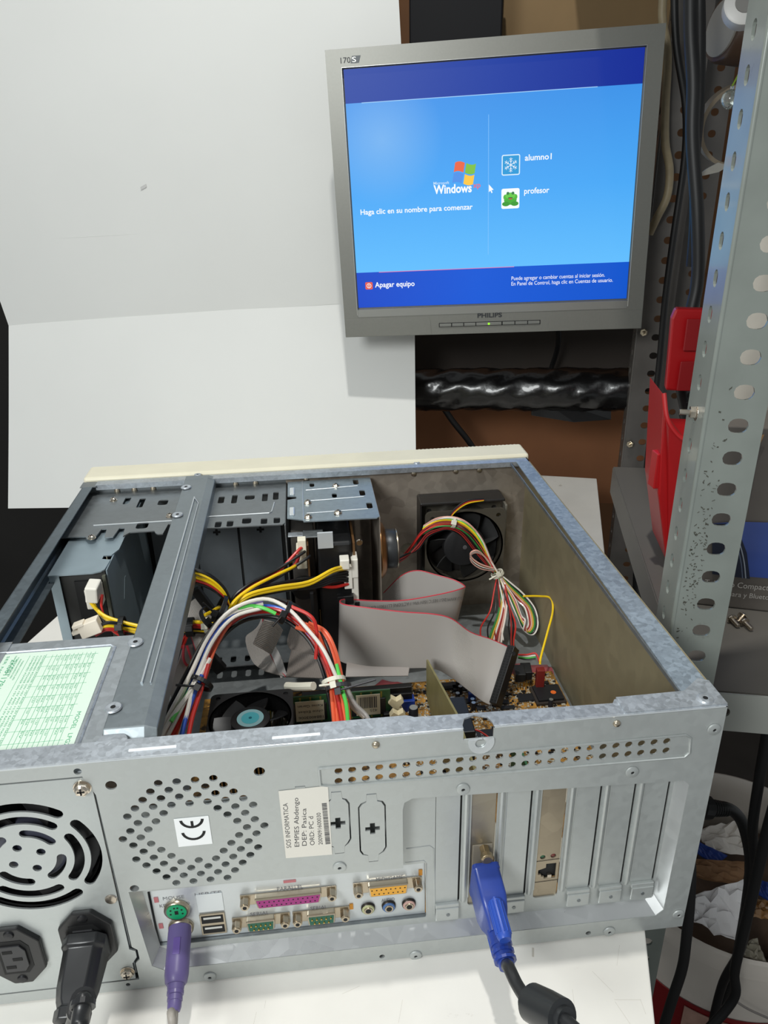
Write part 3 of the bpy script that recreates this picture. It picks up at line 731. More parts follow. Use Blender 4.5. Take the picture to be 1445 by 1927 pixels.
# ------------------------------------------------------------------ processor cooler
cc = thing('cpu_cooler', 'black square processor fan with turquoise hub on the motherboard', 'cooling fan', (161, 138, 20))
hs = MB(); hs.box(131, 191, 108, 168, 32, 37)
for i in range(21): hs.box(131+i*2.9, 132+i*2.9, 108, 168, 37, 64)
hs.build('heat_sink', mat('heatsink', (170, 168, 160), .3, .9), cc)
MB().box(138, 184, 116, 162, 20, 32).build('socket', WHT, cc)
def fan(root, cx, cy, z, size, th, hub_r, M=None, names=('fan_frame', 'fan_hub', 'fan_blade'), m=BLK, hubm=None, nb=7, bladem=None):
    """axial fan lying flat with its face at z, M maps to place"""
    s2 = size/2
    for dz in (0, th-2.5):
        plate(names[0], rrect(cx-s2, cx+s2, cy-s2, cy+s2, size*.07), [circ(cx, cy, s2*.93, 48)]+[circ(cx+a*s2*.82, cy+b*s2*.82, size*.03, 12) for a in (-1, 1) for b in (-1, 1)], 2.5, Matrix.Translation((0, 0, z-1.25-dz)), m, root, xf=M)
    mm = MB(M); seg = 48
    for i in range(seg):
        a0, a1 = 2*math.pi*i/seg, 2*math.pi*(i+1)/seg
        P = []
        for r in (s2*.93, s2*.97):
            for a in (a0, a1): P.append((cx+r*math.cos(a), cy+r*math.sin(a)))
        mm.quadbox([(P[0][0], P[0][1], z-th), (P[2][0], P[2][1], z-th), (P[3][0], P[3][1], z-th), (P[1][0], P[1][1], z-th), (P[0][0], P[0][1], z), (P[2][0], P[2][1], z), (P[3][0], P[3][1], z), (P[1][0], P[1][1], z)])
    mm.build('fan_duct', m, root)
    for k in range(nb):
        a0 = 2*math.pi*k/nb; rows = []
        for i in range(7):
            t = i/6; r = sm(hub_r-.5, s2*.89, t); row = []
            for j in range(5):
                u_ = j/4; a = a0+u_*.62+t*.22
                row.append((cx+r*math.cos(a), cy+r*math.sin(a), z-3-u_*(th*.55)))
            rows.append(row)
        MB(M).grid(rows, 1).build(names[2], bladem or m, root, smooth=True)
    h = MB(M).lathe((cx, cy, z-th*.8), Z, [(hub_r, 0), (hub_r, th*.74), (hub_r*.9, th*.79)], 40).build(names[1], hubm or m, root, smooth=True)
    return h
hub = fan(cc, 161, 138, 80, 61, 15, 14)
MB().cyl((161, 138, 79.9), Z, 9.6, .12, 32).build('hub_sticker', mat('grey_teal', (130, 170, 175), .3, coat=.5), hub, label='grey green foil disc')
MB().cyl((161, 138, 80.05), Z, 6.4, .1, 32).build('hub_sticker', mat('teal', (70, 160, 170), .3, coat=.5), hub, label='turquoise centre')
MB().cyl((161, 138, 80.2), Z, 1.2, .1, 16).build('hub_sticker', mat('teal_dark', (10, 90, 105), .3), hub)
sc_ = MB()
for a in (-1, 1):
    for b in (-1, 1): sc_.cyl((161+a*25, 138+b*25, 77.8), Z, 2.2, 1.4, 14)
sc_.build('mounting_screw', mat('black_screw', (50, 50, 52), .35, .8), cc)

# ------------------------------------------------------------------ memory module
mem = thing('memory_module', 'green memory module with paper labels standing beside the processor fan', 'memory module', (200, 193, 22))
MB().box(133, 268, 192.4, 193.8, 22, 53).build('circuit_board', mat('green_pcb', (38, 84, 50), .4, 0, .2, 80, coat=.3), mem)
for i in range(8): MB().box(140+i*16, 152+i*16, 190.9, 192.4, 30, 46).build('memory_chip', CHIP, mem, bev=.2)
gm = MB()
for i in range(16): gm.box(137+i*8.2, 138.4+i*8.2, 192.2, 192.4, 24, 52)
gm.build('gold_trace', mat('gold_line', (150, 140, 70), .4, .5), mem)
lab = mat('label_tan', (205, 196, 172), .5)
l1 = MB().box(191, 214, 190.4, 190.9, 30, 49.5).build('paper_label', lab, mem)
for i, s_ in enumerate(('Keine Garan', 'ohne Etiket', '1884003006')): text(s_, V((213, 190.3, 45-i*5.6+1)), -X, -Z, INK, l1, width=20, height=2.6, th=.02)
l2 = MB().box(240, 259.5, 190.4, 190.9, 31, 51).build('paper_label', lab, mem)
bb = MB(); t = 242; random.seed(8)
while t < 257: 
    q = random.choice((.4, .7, 1)); bb.box(t, t+q, 190.2, 190.4, 38, 49); t += q+random.choice((.4, .6))
bb.build('barcode', INK, l2)
text('425', V((257, 190.3, 36.5)), -X, -Z, INK, l2, width=6, height=2.5, th=.02)

# ------------------------------------------------------------------ expansion cards
gc = thing('graphics_card', 'upright graphics card seen edge-on beside the wide grey ribbon', 'expansion card', (301, 120, 24))
card = mat('card_olive', (138, 130, 84), .45, 0, .12, 60)
MB().prism([V((300.6, 12, 34)), V((300.6, 210, 30)), V((300.6, 211, 66)), V((300.6, 87, 109)), V((300.6, 12, 112))], (1.5, 0, 0)).build('circuit_board', card, gc)
MB().prism([V((300.6, 40, 24)), V((300.6, 100, 24)), V((300.6, 100, 34)), V((300.6, 40, 34))], (1.5, 0, 0)).build('edge_contact', GOLD, gc)
MB().box(302.2, 320, 110, 150, 30, 74).build('heat_sink', CHIP, gc, bev=1)
for y, z in ((30, 60), (52, 70), (30, 90), (165, 45)): MB().box(302.1, 304, y, y+14, z, z+10).build('memory_chip', CHIP, gc, bev=.2)
vb = MB().box(SX[1]-7.2, SX[1]+7.2, ym+.6, ym+1.4, 26, 131).build('bracket', galv('vga_bracket', (158, 150, 134), .8, .35, .1, 60), gc, bev=.3)
c = at(908, 1640, y=4); vx = SX[1]+.3
MB().box(vx-6, vx+6, ym-.2, ym+.6, 39, 78).build('port_flange', mat('flange_dull', (150, 142, 128), .5, .4), gc, bev=.5)
for zz in (75.5,): MB().hexa((vx+.8, ym-.2, zz), (0, -1, 0), 3, 5.5).lathe((vx+.8, ym-5.7, zz), (0, -1, 0), [(3.6, 0), (3.6, 3), (2.5, 3.6)], 16).build('thumb_screw', mat('brass', (170, 152, 122), .35, .9), gc, bev=.2)
nc = thing('network_card', 'network card bracket with socket and two lights in the fourth slot', 'expansion card', (342, 60, 24))
MB().box(342, 343.5, 12, 95, 34, 84).build('circuit_board', mat('card_green', (60, 110, 70), .4), nc)
x3 = SX[3]
bt = 128
pB = [(x3-7.2, 26), (x3+7.2, 26), (x3+7.2, bt), (x3-7.2, bt)]
cj = at(1026, 1641, y=ym); jz = cj.z; jx = x3+.3
jack = [(jx-5.6, jz-2.5), (jx-3.6, jz-2.5), (jx-3.6, jz-4.2), (jx-1.8, jz-4.2), (jx-1.8, jz-6), (jx+5.3, jz-6), (jx+5.3, jz+6.2), (jx-1, jz+6.2), (jx-1, jz+3), (jx-5.6, jz+1.4)]
plate('bracket', pB, [jack, circ(x3-3.2, jz+12, 1.7, 14), circ(x3+3.2, jz+12.4, 1.7, 14)], .8, Matrix.Translation((0, ym+.9, 0)) @ REAR, TAN, nc)
MB().box(x3-8, x3+8, ym+2.5, ym+14, jz-7, jz+7).build('network_socket', BLK2, nc)
MB().box(jx+.5, jx+3, ym+.6, ym+2.4, jz-6, jz-3.5).build('spring_contact', NI2, nc)
for dx, n_, col in ((-3.2, 'green', (40, 90, 60)), (3.2, 'red', (110, 50, 45))): MB().lathe((x3+dx, ym+2.2, jz+12.2), (0, -1, 0), [(1.6, 0), (1.4, 1), (.4, 1.5)], 14).build('indicator_light', mat('led_'+n_, col, .25), nc, smooth=True, label='small dark '+n_+' light')
MB().tube([V((x3-7.3, ym+.3, jz+9)), V((x3+7.3, ym+.3, jz+9.6))], .12, 4, 1).tube([V((x3-7.3, ym+.3, jz-8.5)), V((x3+7.3, ym+.3, jz-8))], .12, 4, 1).build('bracket_line', BLK2, nc)

# ------------------------------------------------------------------ power supply
ps = thing('power_supply', 'galvanized power supply with a pale green rating label on its upper side', 'power supply', (52, 63, 10))
M_PS = galv('psu_steel', (168, 174, 178), .65, .4, .16, 150)
pf = [(7, 9), (95.4, 9), (95.4, 22), (98.6, 27), (98.6, 32), (95.5, 34), (95.5, 162), (7, 162)]
fh = [circ(0, 0, 1, 3)][:0]
fc = (55, 111.5)
def arcslot(cx, cz, r, w_, a0, a1, n=14):
    P = []
    for i in range(n+1):
        t = math.radians(sm(a0, a1, i/n)); P.append((cx+(r+w_/2)*math.cos(t), cz+(r+w_/2)*math.sin(t)))
    e = math.radians(a1); c_ = (cx+r*math.cos(e), cz+r*math.sin(e))
    for i in range(1, 6): t = e+math.pi*i/6; P.append((c_[0]+w_/2*math.cos(t), c_[1]+w_/2*math.sin(t)))
    for i in range(n+1):
        t = math.radians(sm(a1, a0, i/n)); P.append((cx+(r-w_/2)*math.cos(t), cz+(r-w_/2)*math.sin(t)))
    e = math.radians(a0); c_ = (cx+r*math.cos(e), cz+r*math.sin(e))
    for i in range(1, 6): t = e+math.pi+math.pi*i/6; P.append((c_[0]+w_/2*math.cos(t), c_[1]+w_/2*math.sin(t)))
    return P
for r, w_, off in ((35, 5.8, 42), (26.3, 5.2, 36), (17.2, 5, 12)):
    g = {35: 12, 26.3: 15, 17.2: 24}[r]
    for k in range(4): fh.append(arcslot(fc[0], fc[1], r, w_, off+k*90+g, off+90+k*90-g+6))
for k in range(4): fh.append(circ(fc[0]+8.4*math.cos(math.radians(25+90*k)), fc[1]+8.4*math.sin(math.radians(25+90*k)), 2.4, 12))
fh = [[(min(max(x, 8), 96), z) for x, z in q] for q in fh if min(p[0] for p in q) > 8.2 or True]
ie = [rrect(16, 44, 28, 62, 3), rrect(60, 88, 28, 62, 3)]
plate('end_plate', pf, fh, 1, Matrix.Translation((0, .6, 0)) @ REAR, galv('psu_face', (184, 189, 188), .6, .36, .05), ps)
bx = MB(); bx.box(6, 96, 2, 126, 163.5, 164.5).box(95, 96, 2, 126, 12, 164).box(6, 7, 2, 126, 12, 164).box(6, 96, 125, 126, 12, 164).box(6, 96, 2, 126, 11, 12)
bx.build('housing', M_PS, ps, bev=.4)
MB().box(0.5, 18, 12, 127, 164.3, 165.2).build('housing_flap', M_PS, ps)
hb = fan(ps, fc[0], fc[1], -3, 78, 14, 19, M=Matrix(((1, 0, 0, 0), (0, 0, -1, 0), (0, 1, 0, 0), (0, 0, 0, 1))), m=BLK2, hubm=mat('hub_blue_black', (60, 62, 74), .35))
# rating label
lb = mat('rating_label', (214, 232, 216), .45)
LZ = 164.6
lab_ = MB().box(12, 82.5, 20, 113.5, LZ, LZ+.25).build('rating_label', lb, ps, label='pale green printed rating label')
MB().tube([(10, 115.5, 164.6), (82, 115.5, 164.6), (85, 113, 164.6), (85, 14, 164.6)], .9, 6, 1).build('embossed_line', ZT, ps, smooth=True)
GI = mat('green_ink', (80, 170, 125), .6)
lt = MB()
for i in range(11): lt.box(48+i*2.6-.1, 48+i*2.6+.1, 22, 109, LZ+.25, LZ+.32)
for j in range(9): lt.box(44, 76, 27+j*10-.1, 27+j*10+.1, LZ+.25, LZ+.32)
lt.box(44-.1, 44.1, 15+6, 110, LZ+.25, LZ+.32).box(33.9, 34.1, 21, 110, LZ+.25, LZ+.32)
lt.build('printed_table', GI, lab_)
def ltx(s_, x, y, L, h): text(s_, V((x, y, LZ+.3)), -Y, X, GI, lab_, width=L, height=h, th=.03)
ltx('MODEL  LPG2', 77.5, 50, 28, 2.4); ltx('2K08117918', 24, 107, 34, 3.4); ltx('SER NO', 20, 111, 20, 1.6)
for i in range(10):
    for j in range(8):
        if (i*3+j*5) % 7: ltx(random.choice(('+12V', '5V', '30A', '0.5A', '-12V', '+3.3V', 'MAX')), 49+i*2.6, 107-j*10, random.uniform(3.5, 6), 1.2)
for i in range(4): ltx('COMBINED POWER ON +5V AND +3.3V RATED MAX 150W', 36.3+i*2.1, 109, 84, 1.1)
for i in range(4): ltx('WARNING HAZARDOUS AREA', 25+i*2, 111-i*2, 20, 1.0)
for i in range(5): ltx('TESTED AND APPROVED', 14+i*2.2, 48, 20, 1.1)
cm_ = MB(); FR = lambda a, b: V((a, b, LZ+.28))
for cy in (68, 60): arcs(cm_, 28, cy, 4.4, 1.1, 270-80+90, 270+80+90-0, fr=lambda a, b: V((a, b, LZ+.28))) if False else None
def carc(m, cx, cy, r, w_, a0, a1):
    P = []; 
    for i in range(13): t = math.radians(sm(a0, a1, i/12)); P.append(V((cx+r*math.cos(t), cy+r*math.sin(t), LZ+.27)))
    for i in range(13): t = math.radians(sm(a1, a0, i/12)); P.append(V((cx+(r-w_)*math.cos(t), cy+(r-w_)*math.sin(t), LZ+.27)))
    m.prism(P, (0, 0, .05))
carc(cm_, 23.5, 67, 4.6, 1.2, 10, 170); carc(cm_, 23.5, 58, 4.6, 1.2, 10, 170); cm_.box(22.9, 24.1, 58.6, 62, LZ+.27, LZ+.32)
cm_.build('ce_mark', mat('green_ink2', (40, 140, 90), .6), lab_)
# mains sockets
octs = lambda cx, cz, a, b, k: [(cx-a+k, cz-b), (cx+a-k, cz-b), (cx+a, cz-b+k*1.4), (cx+a, cz+b-k*1.4), (cx+a-k, cz+b), (cx-a+k, cz+b), (cx-a, cz+b-k*1.4), (cx-a, cz+b-k*1.4-.1)]
def iec(cx, cz, plug):
    r_ = MB().prism([V((a, 0, b)) for a, b in [(cx-5, cz-22), (cx+5, cz-22), (cx+14.5, cz-11), (cx+14.5, cz+11), (cx+5, cz+22), (cx-5, cz+22), (cx-14.5, cz+11), (cx-14.5, cz-11)]], (0, -3, 0)).build('mains_socket', BLK, ps, bev=.8)
    MB().prism([V((a, -3, b)) for a, b in [(cx-8.5, cz-13), (cx+5, cz-13), (cx+8.5, cz-8), (cx+8.5, cz+8), (cx+5, cz+13), (cx-8.5, cz+13)]], (0, -.2, 0)).build('socket_well', BLK2, r_)
    MB().prism([V((a, -3.2, b)) for a, b in [(cx-6.5, cz-10), (cx+4, cz-10), (cx+6.5, cz-6), (cx+6.5, cz+6), (cx+4, cz+10), (cx-6.5, cz+10)]], (0, -1.2, 0)).build('socket_core', mat('core_grey', (46, 46, 48), .5), r_, bev=.3)
    q = MB()
    for x_, z_, in ((-3, 6), (1.5, 0), (-3, -6)): q.box(cx+x_-2.6, cx+x_+2.6, -4.6, -4.35, cz+z_-1.1, cz+z_+1.1)
    q.build('pin_slot', mat('pure_dark', (4, 4, 4), .8), r_)
    for s_ in (-1, 1):
        MB().lathe((cx, -3, cz+s_*18), (0, -1, 0), [(2.9, 0), (2.4, .9), (.5, 1.2)], 16).build('screw', mat('black_screw', (90, 88, 84), .35, .8), r_, smooth=True)
a = rp(33, 1792); iec(a[0], a[1], 0)
b = rp(168, 1762); iec(b[0], b[1], 1)
def rscrew(px, py, r, par):
    x, z = rp(px, py); screw('screw', (x, .1, z), (0, -1, 0), r, par)
rscrew(155, 1482, 4, ps); rscrew(240, 1829, 3.7, ps); 
x, z = rp(209, 1692); MB().lathe((x, 0, z), (0, -1, 0), [(3.4, 0), (3, .7), (.4, 1)], 18).build('screw', NI2, ps, smooth=True)

# ------------------------------------------------------------------ drives
od = thing('optical_drive', 'blue grey 5 inch drive standing on edge at the left of the case', 'disc drive', (31, 300, 8))
M_OD = mat('drive_steel', (150, 166, 174), .42, .45, .04, 60)
pl = [(9.5, 229), (43, 229), (49, 231), (51, 234), (52, 250), (45, 252), (45, 258), (51, 258), (55, 268), (55.5, 380), (9.5, 380)]
plate('top_sheet', pl, [], 1, Matrix.Translation((0, 0, 157.5)), M_OD, od)
bd = MB(); bd.box(9.5, 10.5, 232, 380, 12, 157).box(51.5, 52.5, 234, 380, 12, 157).box(9.5, 52, 232, 380, 11, 12).box(9.5, 17, 230.5, 231.5, 12, 157)
bd.build('housing', M_OD, od)
MB().box(17, 51, 233, 234, 12, 157).build('back_plate', mat('drive_back', (44, 44, 43), .6), od)
MB().box(27, 48, 231.6, 233, 60, 150).build('connector_bay', BLK2, od)
MB().box(49, 51.4, 230, 233, 20, 154).build('circuit_board', mat('pcb_edge', (90, 92, 80), .5), od)
pz = at(178, 1105, y=228); pw = MB().box(pz.x-5.5, pz.x+5.5, 218, 232, pz.z-14, pz.z+3).build('power_socket', WPL, od, bev=1)
MB().lathe((49, 250, 156), Z, [(1.6, 0), (1.4, 1.4)], 12).build('screw', NI2, od, smooth=True)
for z in (112, 60): MB().prism([V((52.5, 266, z)), V((52.5, 270, z)), V((52.5, 282, z+14)), V((52.5, 278, z+14))], (.3, 0, 0)).build('side_slot', mat('slot_pale', (120, 134, 140), .5), od)

hd = thing('hard_drive', 'black hard drive with a silver label standing in the small cage', 'hard drive', (231, 320, 10))
MB().box(216, 246, 270, 380, 10, 150).build('housing', BLK, hd, bev=2.5)
MB().box(217, 230, 268.4, 270.2, 146, 161).build('end_label', mat('silver_label', (205, 210, 214), .35, .3), hd, bev=.3)
MB().box(246.4, 248.4, 272, 376, 14, 148).build('circuit_board', mat('pcb_brown', (100, 70, 40), .5), hd)
MB().box(244, 250, 264, 280, 118, 136).box(244, 250, 266, 280, 94, 118).build('connector_block', WPL, hd, bev=.8)
MB().box(238, 250, 264, 278, 70, 94).build('ribbon_socket', BLK2, hd, bev=.4)
MB().lathe((252, 268, 150), (0, -1, 0), [(3, 0), (2.5, 1)], 14).build('screw', NI2, hd, smooth=True)
MB().obox(V((222, 275, 60)), X, Z, Y, 14, 44, 2).build('foil_strip', mat('foil', (150, 120, 70), .3, .9), hd)
fd = thing('floppy_drive', 'thin floppy drive with a brown board beside the black hard drive', 'disc drive', (204, 330, 10))
MB().box(194, 214, 284, 380, 10, 152).build('housing', galv('floppy_steel', (84, 80, 76), .5, .5, .08, 60), fd, bev=1)
MB().box(207.5, 209, 268, 284, 20, 150).build('circuit_board', mat('pcb_brown', (140, 95, 45), .5), fd)
MB().box(198.5, 207, 268, 282, 128, 147).build('power_socket', WHT, fd, bev=.8)
MB().lathe((203, 266, 112), (0, -1, 0), [(11, 0), (10, 5), (5, 6)], 24).build('spindle_motor', BLK, fd, smooth=True)
gm = MB()
for i in range(22): gm.box(206.5, 212, 264, 267, 30+i*2.2, 31.1+i*2.2)
gm.build('ribbon_socket', mat('tinned', (200, 200, 196), .3, .9), fd)

sp = thing('speaker', 'small round speaker with a copper rim on the side of the drive cage', 'speaker', (280, 318, 80))
c = at(734, 1032, y=322); cz_ = c.z
MB().lathe((273, 322, cz_), X, [(28, 0), (28, 1), (24, 5), (20, 6.5)], 36).build('basket', mat('copper_rim', (176, 128, 86), .3, .9), sp, smooth=True)
MB().lathe((279.5, 322, cz_), X, [(18, 0), (18.5, 1), (18.5, 9), (18, 9.6), (16.5, 10.5)], 36).build('magnet', mat('magnet', (70, 72, 74), .4, .5), sp, smooth=True)
MB().lathe((290, 322, cz_), X, [(18.6, -.8), (18.6, .2), (15, 1)], 36).build('magnet_cap', NI, sp, smooth=True)

# ------------------------------------------------------------------ front case fan
cf = thing('case_fan', 'dark clear-framed case fan mounted inside the front wall', 'cooling fan', (366, 370, 30))
c0 = at(873, 1026, y=360)
FM = Matrix(((1, 0, 0, 0), (0, 0, -1, 0), (0, 1, 0, 0), (0, 0, 0, 1)))
smoky = mat('smoky_plastic', (74, 70, 62), .3, 0, coat=.4)
h = fan(cf, c0.x, c0.z, -356, 80, 22, 21, M=FM, m=smoky, bladem=mat('blade_dark', (18, 18, 18), .75), hubm=mat('fan_dark', (26, 26, 28), .6), nb=7)
h['label'] = 'black hub'
MB().lathe((c0.x, 355.5, c0.z), (0, -1, 0), [(2.2, 0), (2.2, .4), (1.2, .5)], 16).build('hub_centre', mat('hub_ring', (90, 90, 92), .4), cf, smooth=True)
MB().box(c0.x-44, c0.x+40, 378, 386, c0.z-42, c0.z+48).build('fan_holder', mat('holder_black', (34, 32, 31), .4), cf, bev=2)
MB().box(c0.x-44, c0.x+40, 360, 379, c0.z+45, c0.z+48).box(c0.x-44, c0.x-42, 362, 379, c0.z-40, c0.z+47).build('fan_holder', mat('holder_black', (34, 32, 31), .4), cf, bev=1)
MB().box(c0.x+43.5, c0.x+46, 372, 384, c0.z-10, c0.z+36).build('holder_clip', mat('clip_grey', (120, 116, 106), .4), cf, bev=.8)
# ------------------------------------------------------------------ cables inside the case
def pp3(pts): return [at(px, py, y=y) for px, py, y in pts]
def wire(root, col, pts, r=1.35, name='wire', smooth=5):
    return MB().tube(pp3(pts) if not isinstance(pts[0], Vector) else pts, r, 8, smooth).build(name, WM[col], root, smooth=True, label=col.replace('dark', 'dark ')+' wire')
def tie(root, c, axis, r, w_=3.2, m=BLK, tail=None):
    c = V(c); a = V(axis).normalized()
    mm = MB(); pts = []
    u = a.orthogonal().normalized(); v = a.cross(u)
    rows = []
    for i in range(25):
        t = 2*math.pi*i/24; d = (u*math.cos(t)+v*math.sin(t))*r
        rows.append([c+d-a*w_/2, c+d+a*w_/2])
    mm.grid(rows, 1.1)
    mm.obox(c+(RZ*-1)*(r+.6), a, (RZ*-1).cross(a), RZ*-1, w_+1.6, 4.6, 3.4)
    if tail: mm.tube([c-RZ*r, c-RZ*r+V(tail)*.5, c-RZ*r+V(tail)], .9, 6, 4)
    return mm.build('cable_tie', m, root, smooth=False, bev=.3)
random.seed(21)
# main multi coloured harness arching over the processor fan
ah = thing('power_harness', 'thick multicoloured power harness arching over the processor fan', 'cable', (190, 170, 60))
arch = [(295, 1420, 105), (330, 1355, 118), (368, 1275, 138), (400, 1205, 165), (440, 1160, 185), (495, 1143, 195), (545, 1156, 192), (590, 1200, 180), (618, 1260, 160), (635, 1320, 138), (645, 1380, 115)]
spec = [ # colour, offset across, depth offset, sub-range tweak
 ('black', -18, 4), ('white', -13, -3), ('purple', -9, 3), ('blue', -3, 0), ('blue', 1, 4), ('white', -8, -1), ('darkred', 4, 5), ('red', 5, -2), ('black', 2, 6), ('red', 9, 1), ('orange', 10, 3), ('orange', 14, 0), ('orange', 17, 4), ('red', 13, 6), ('black', 16, 8), ('black', 7, 9), ('white', 1, -5)]
for k, (col, off, dep) in enumerate(spec):
    pts = []
    n = len(arch)
    for i, (px, py, y) in enumerate(arch):
        a = arch[max(i-1, 0)]; b = arch[min(i+1, n-1)]
        tx_, ty_ = b[0]-a[0], b[1]-a[1]; L = math.hypot(tx_, ty_); nx_, ny_ = -ty_/L, tx_/L
        f = 1.0+.25*math.sin(i*1.3+k)
        # orange wires lie on the outer side on the right leg
        if col == 'orange': o_ = sm(off+4, -off*.9, i/(n-1))*f
        elif col == 'red': o_ = sm(off+3, -off*.2-8+k, min(1, i/(n-1)*1.2))*f*.9
        elif col == 'black': o_ = sm(off, off*.8, i/(n-1))*f
        else: o_ = off*f*1.0
        pts.append((px+nx_*o_*1.0, py+ny_*o_*1.0, y+dep+random.uniform(-1.5, 1.5)))
    if col == 'white' and k == 1: pts = pts[:6]+[(540, 1144, 186), (575, 1180, 176), (610, 1225, 160), (640, 1290, 148), (662, 1330, 142), (685, 1350, 140)]
    if col == 'white' and k != 1: pts = pts[:6]
    if col == 'blue': pts = pts[:8]
    if col == 'purple': pts = pts[:6]
    wire(ah, col, pts, 1.45)
for k in range(5): wire(ah, 'orange', [(556+k*6, 1180-k*2, 188), (592+k*5, 1196-k*2, 184), (612+k*5, 1240-k*3, 172), (622+k*6, 1290, 152), (626+k*7, 1330, 138), (630+k*7, 1375, 118)], 1.5)
wire(ah, 'white', [(292, 1405, 100), (320, 1355, 110), (345, 1320, 120), (366, 1290, 128), (395, 1240, 148)], 1.6)
wire(ah, 'white', [(330, 1410, 98), (350, 1350, 112), (362, 1305, 124), (385, 1240, 146)], 1.6)
wire(ah, 'green', [(322, 1358, 108), (338, 1330, 118), (352, 1308, 126), (362, 1292, 132)], 1.5)
wire(ah, 'green', [(448, 1144, 186), (475, 1140, 190), (500, 1146, 188), (519, 1155, 186)], 1.5)
wire(ah, 'green', [(633, 1250, 158), (645, 1300, 142), (652, 1330, 132), (656, 1380, 112)], 1.5)
wire(ah, 'blue', [(338, 1400, 98), (350, 1350, 112), (366, 1305, 124), (380, 1270, 134)], 1.6)
wire(ah, 'red', [(352, 1400, 98), (362, 1350, 112), (378, 1300, 126), (392, 1250, 142)], 1.5)
wire(ah, 'grey', [(650, 1290, 146), (668, 1325, 140), (690, 1348, 134), (700, 1375, 118)], 1.7)
wire(ah, 'red', [(545, 1140, 188), (585, 1160, 180), (596, 1190, 176), (594, 1240, 168)], 1.4)
def dirp(a, b): return (at(b[0], b[1], y=b[2])-at(a[0], a[1], y=a[2])).normalized()
tie(ah, at(378, 1286, y=134), dirp((360, 1300, 128), (395, 1240, 148)), 9, tail=(-14, -2, 4))
tie(ah, at(537, 1152, y=190), dirp((520, 1148, 190), (560, 1165, 188)), 9.5, tail=(-9, -2, -9))
tie(ah, at(637, 1294, y=148), dirp((630, 1260, 160), (640, 1330, 138)), 9.5, tail=(28, 4, 4), m=mat('tie_grey', (58, 58, 62), .4))
tie(ah, at(628, 1282, y=152), dirp((620, 1260, 160), (636, 1330, 138)), 9, m=TIE, tail=(-10, 2, -2))
MB().tube(pp3([(590, 1291, 158), (560, 1292, 168), (540, 1291, 176)]), 3.2, 10, 3).build('corrugated_tail', TIE, ah)
# drive power harness: yellow, black, red
dh = thing('drive_power_cable', 'yellow black and red power wires branching to the drives', 'cable', (150, 230, 90))
W2 = lambda col, pts, r=1.4: wire(dh, col, pts, r)
node = (433, 1150, 205)
for col, d in (('yellow', 0), ('yellow', 5), ('black', -6), ('black', 9), ('red', -3)):
    # to the hard drive plug
    e = {('yellow', 0): (650, 1066), ('yellow', 5): (653, 1070), ('black', -6): (654, 1080), ('black', 9): (654, 1090), ('red', -3): (655, 1099)}[(col, d)]
    q_y = -9 if col == 'yellow' else 0
    W2(col, [(a_, b_, c_+(q_y if 1 < i_ < 6 else 0)) for i_, (a_, b_, c_) in enumerate([(432, 1175, 204), (434+d*.4, 1150+d*.5, 205), (465, 1120+d*.8, 215), (520, 1105+d+ (6 if col == 'red' else 0), 228), (580, 1095+d+(8 if col == 'red' else 0), 244), (625, e[1]+6, 256), (e[0], e[1], 264)])])
for k in range(4): W2('black', [(560, 1100+k*3, 238), (600, 1092+k*4, 248), (632, 1080+k*4, 256), (654, 1076+k*6, 264)], 1.3)
for col, d in (('yellow', 0), ('red', -4), ('black', -9), ('black', 6)):
    e = {('yellow', 0): (558, 1064), ('red', -4): (566, 1034), ('black', -9): (572, 1040), ('black', 6): (580, 1050)}[(col, d)]
    q_y = -9 if col == 'yellow' else 0
    W2(col, [(a_, b_, c_+(q_y if 0 < i_ < 5 else 0)) for i_, (a_, b_, c_) in enumerate([(431, 1170, 204), (436, 1138+d, 208), (470, 1108+d, 220), (520, 1082+d, 240), (e[0]-6, e[1]+3, 256), (e[0]+3, e[1]-4, 262)])], 1.3)
W2('red', [(536, 1078, 250), (556, 1062, 258), (562, 1046, 262), (566, 1030, 266)], 1.5)
# loop from the crossbar side
for col, d in (('yellow', 0), ('yellow', 8), ('black', -5), ('red', 13), ('black', 18)):
    W2(col, [(340, 1068+d*.3, 205), (360, 1075+d, 204), (395, 1088+d, 203), (422, 1112+d*.8, 204), (434, 1140+d*.3, 205), (434, 1160, 205)])
for col, d in (('red', 0), ('yellow', 6), ('yellow', -9), ('red', -4), ('black', 9), ('black', 3)):
    W2(col, [(434-d*.4, 1155, 205), (430-d*.6, 1172, 203), (412, 1184+d, 200), (385, 1181+d, 198), (352, 1180+d*1.1, 196), (325, 1190+d*1.3, 192), (310, 1205+d*1.5, 190)])
W2('yellow', [(380, 1160, 200), (400, 1150, 202), (412, 1143, 204), (420, 1150, 205)])
tie(dh, at(358, 1180, y=197), (1, 0, 0), 7.5, w_=6)
tie(dh, at(389, 1176, y=199), (1, 0, 0), 6.5, m=TIE, tail=(3, 0, -6))
tie(dh, at(412, 1150, y=198), (1, 0, -.6), 13, w_=3.4, tail=(-8, 0, 10))
tie(dh, at(398, 1165, y=196), (1, 0, .9), 11, w_=3.4)
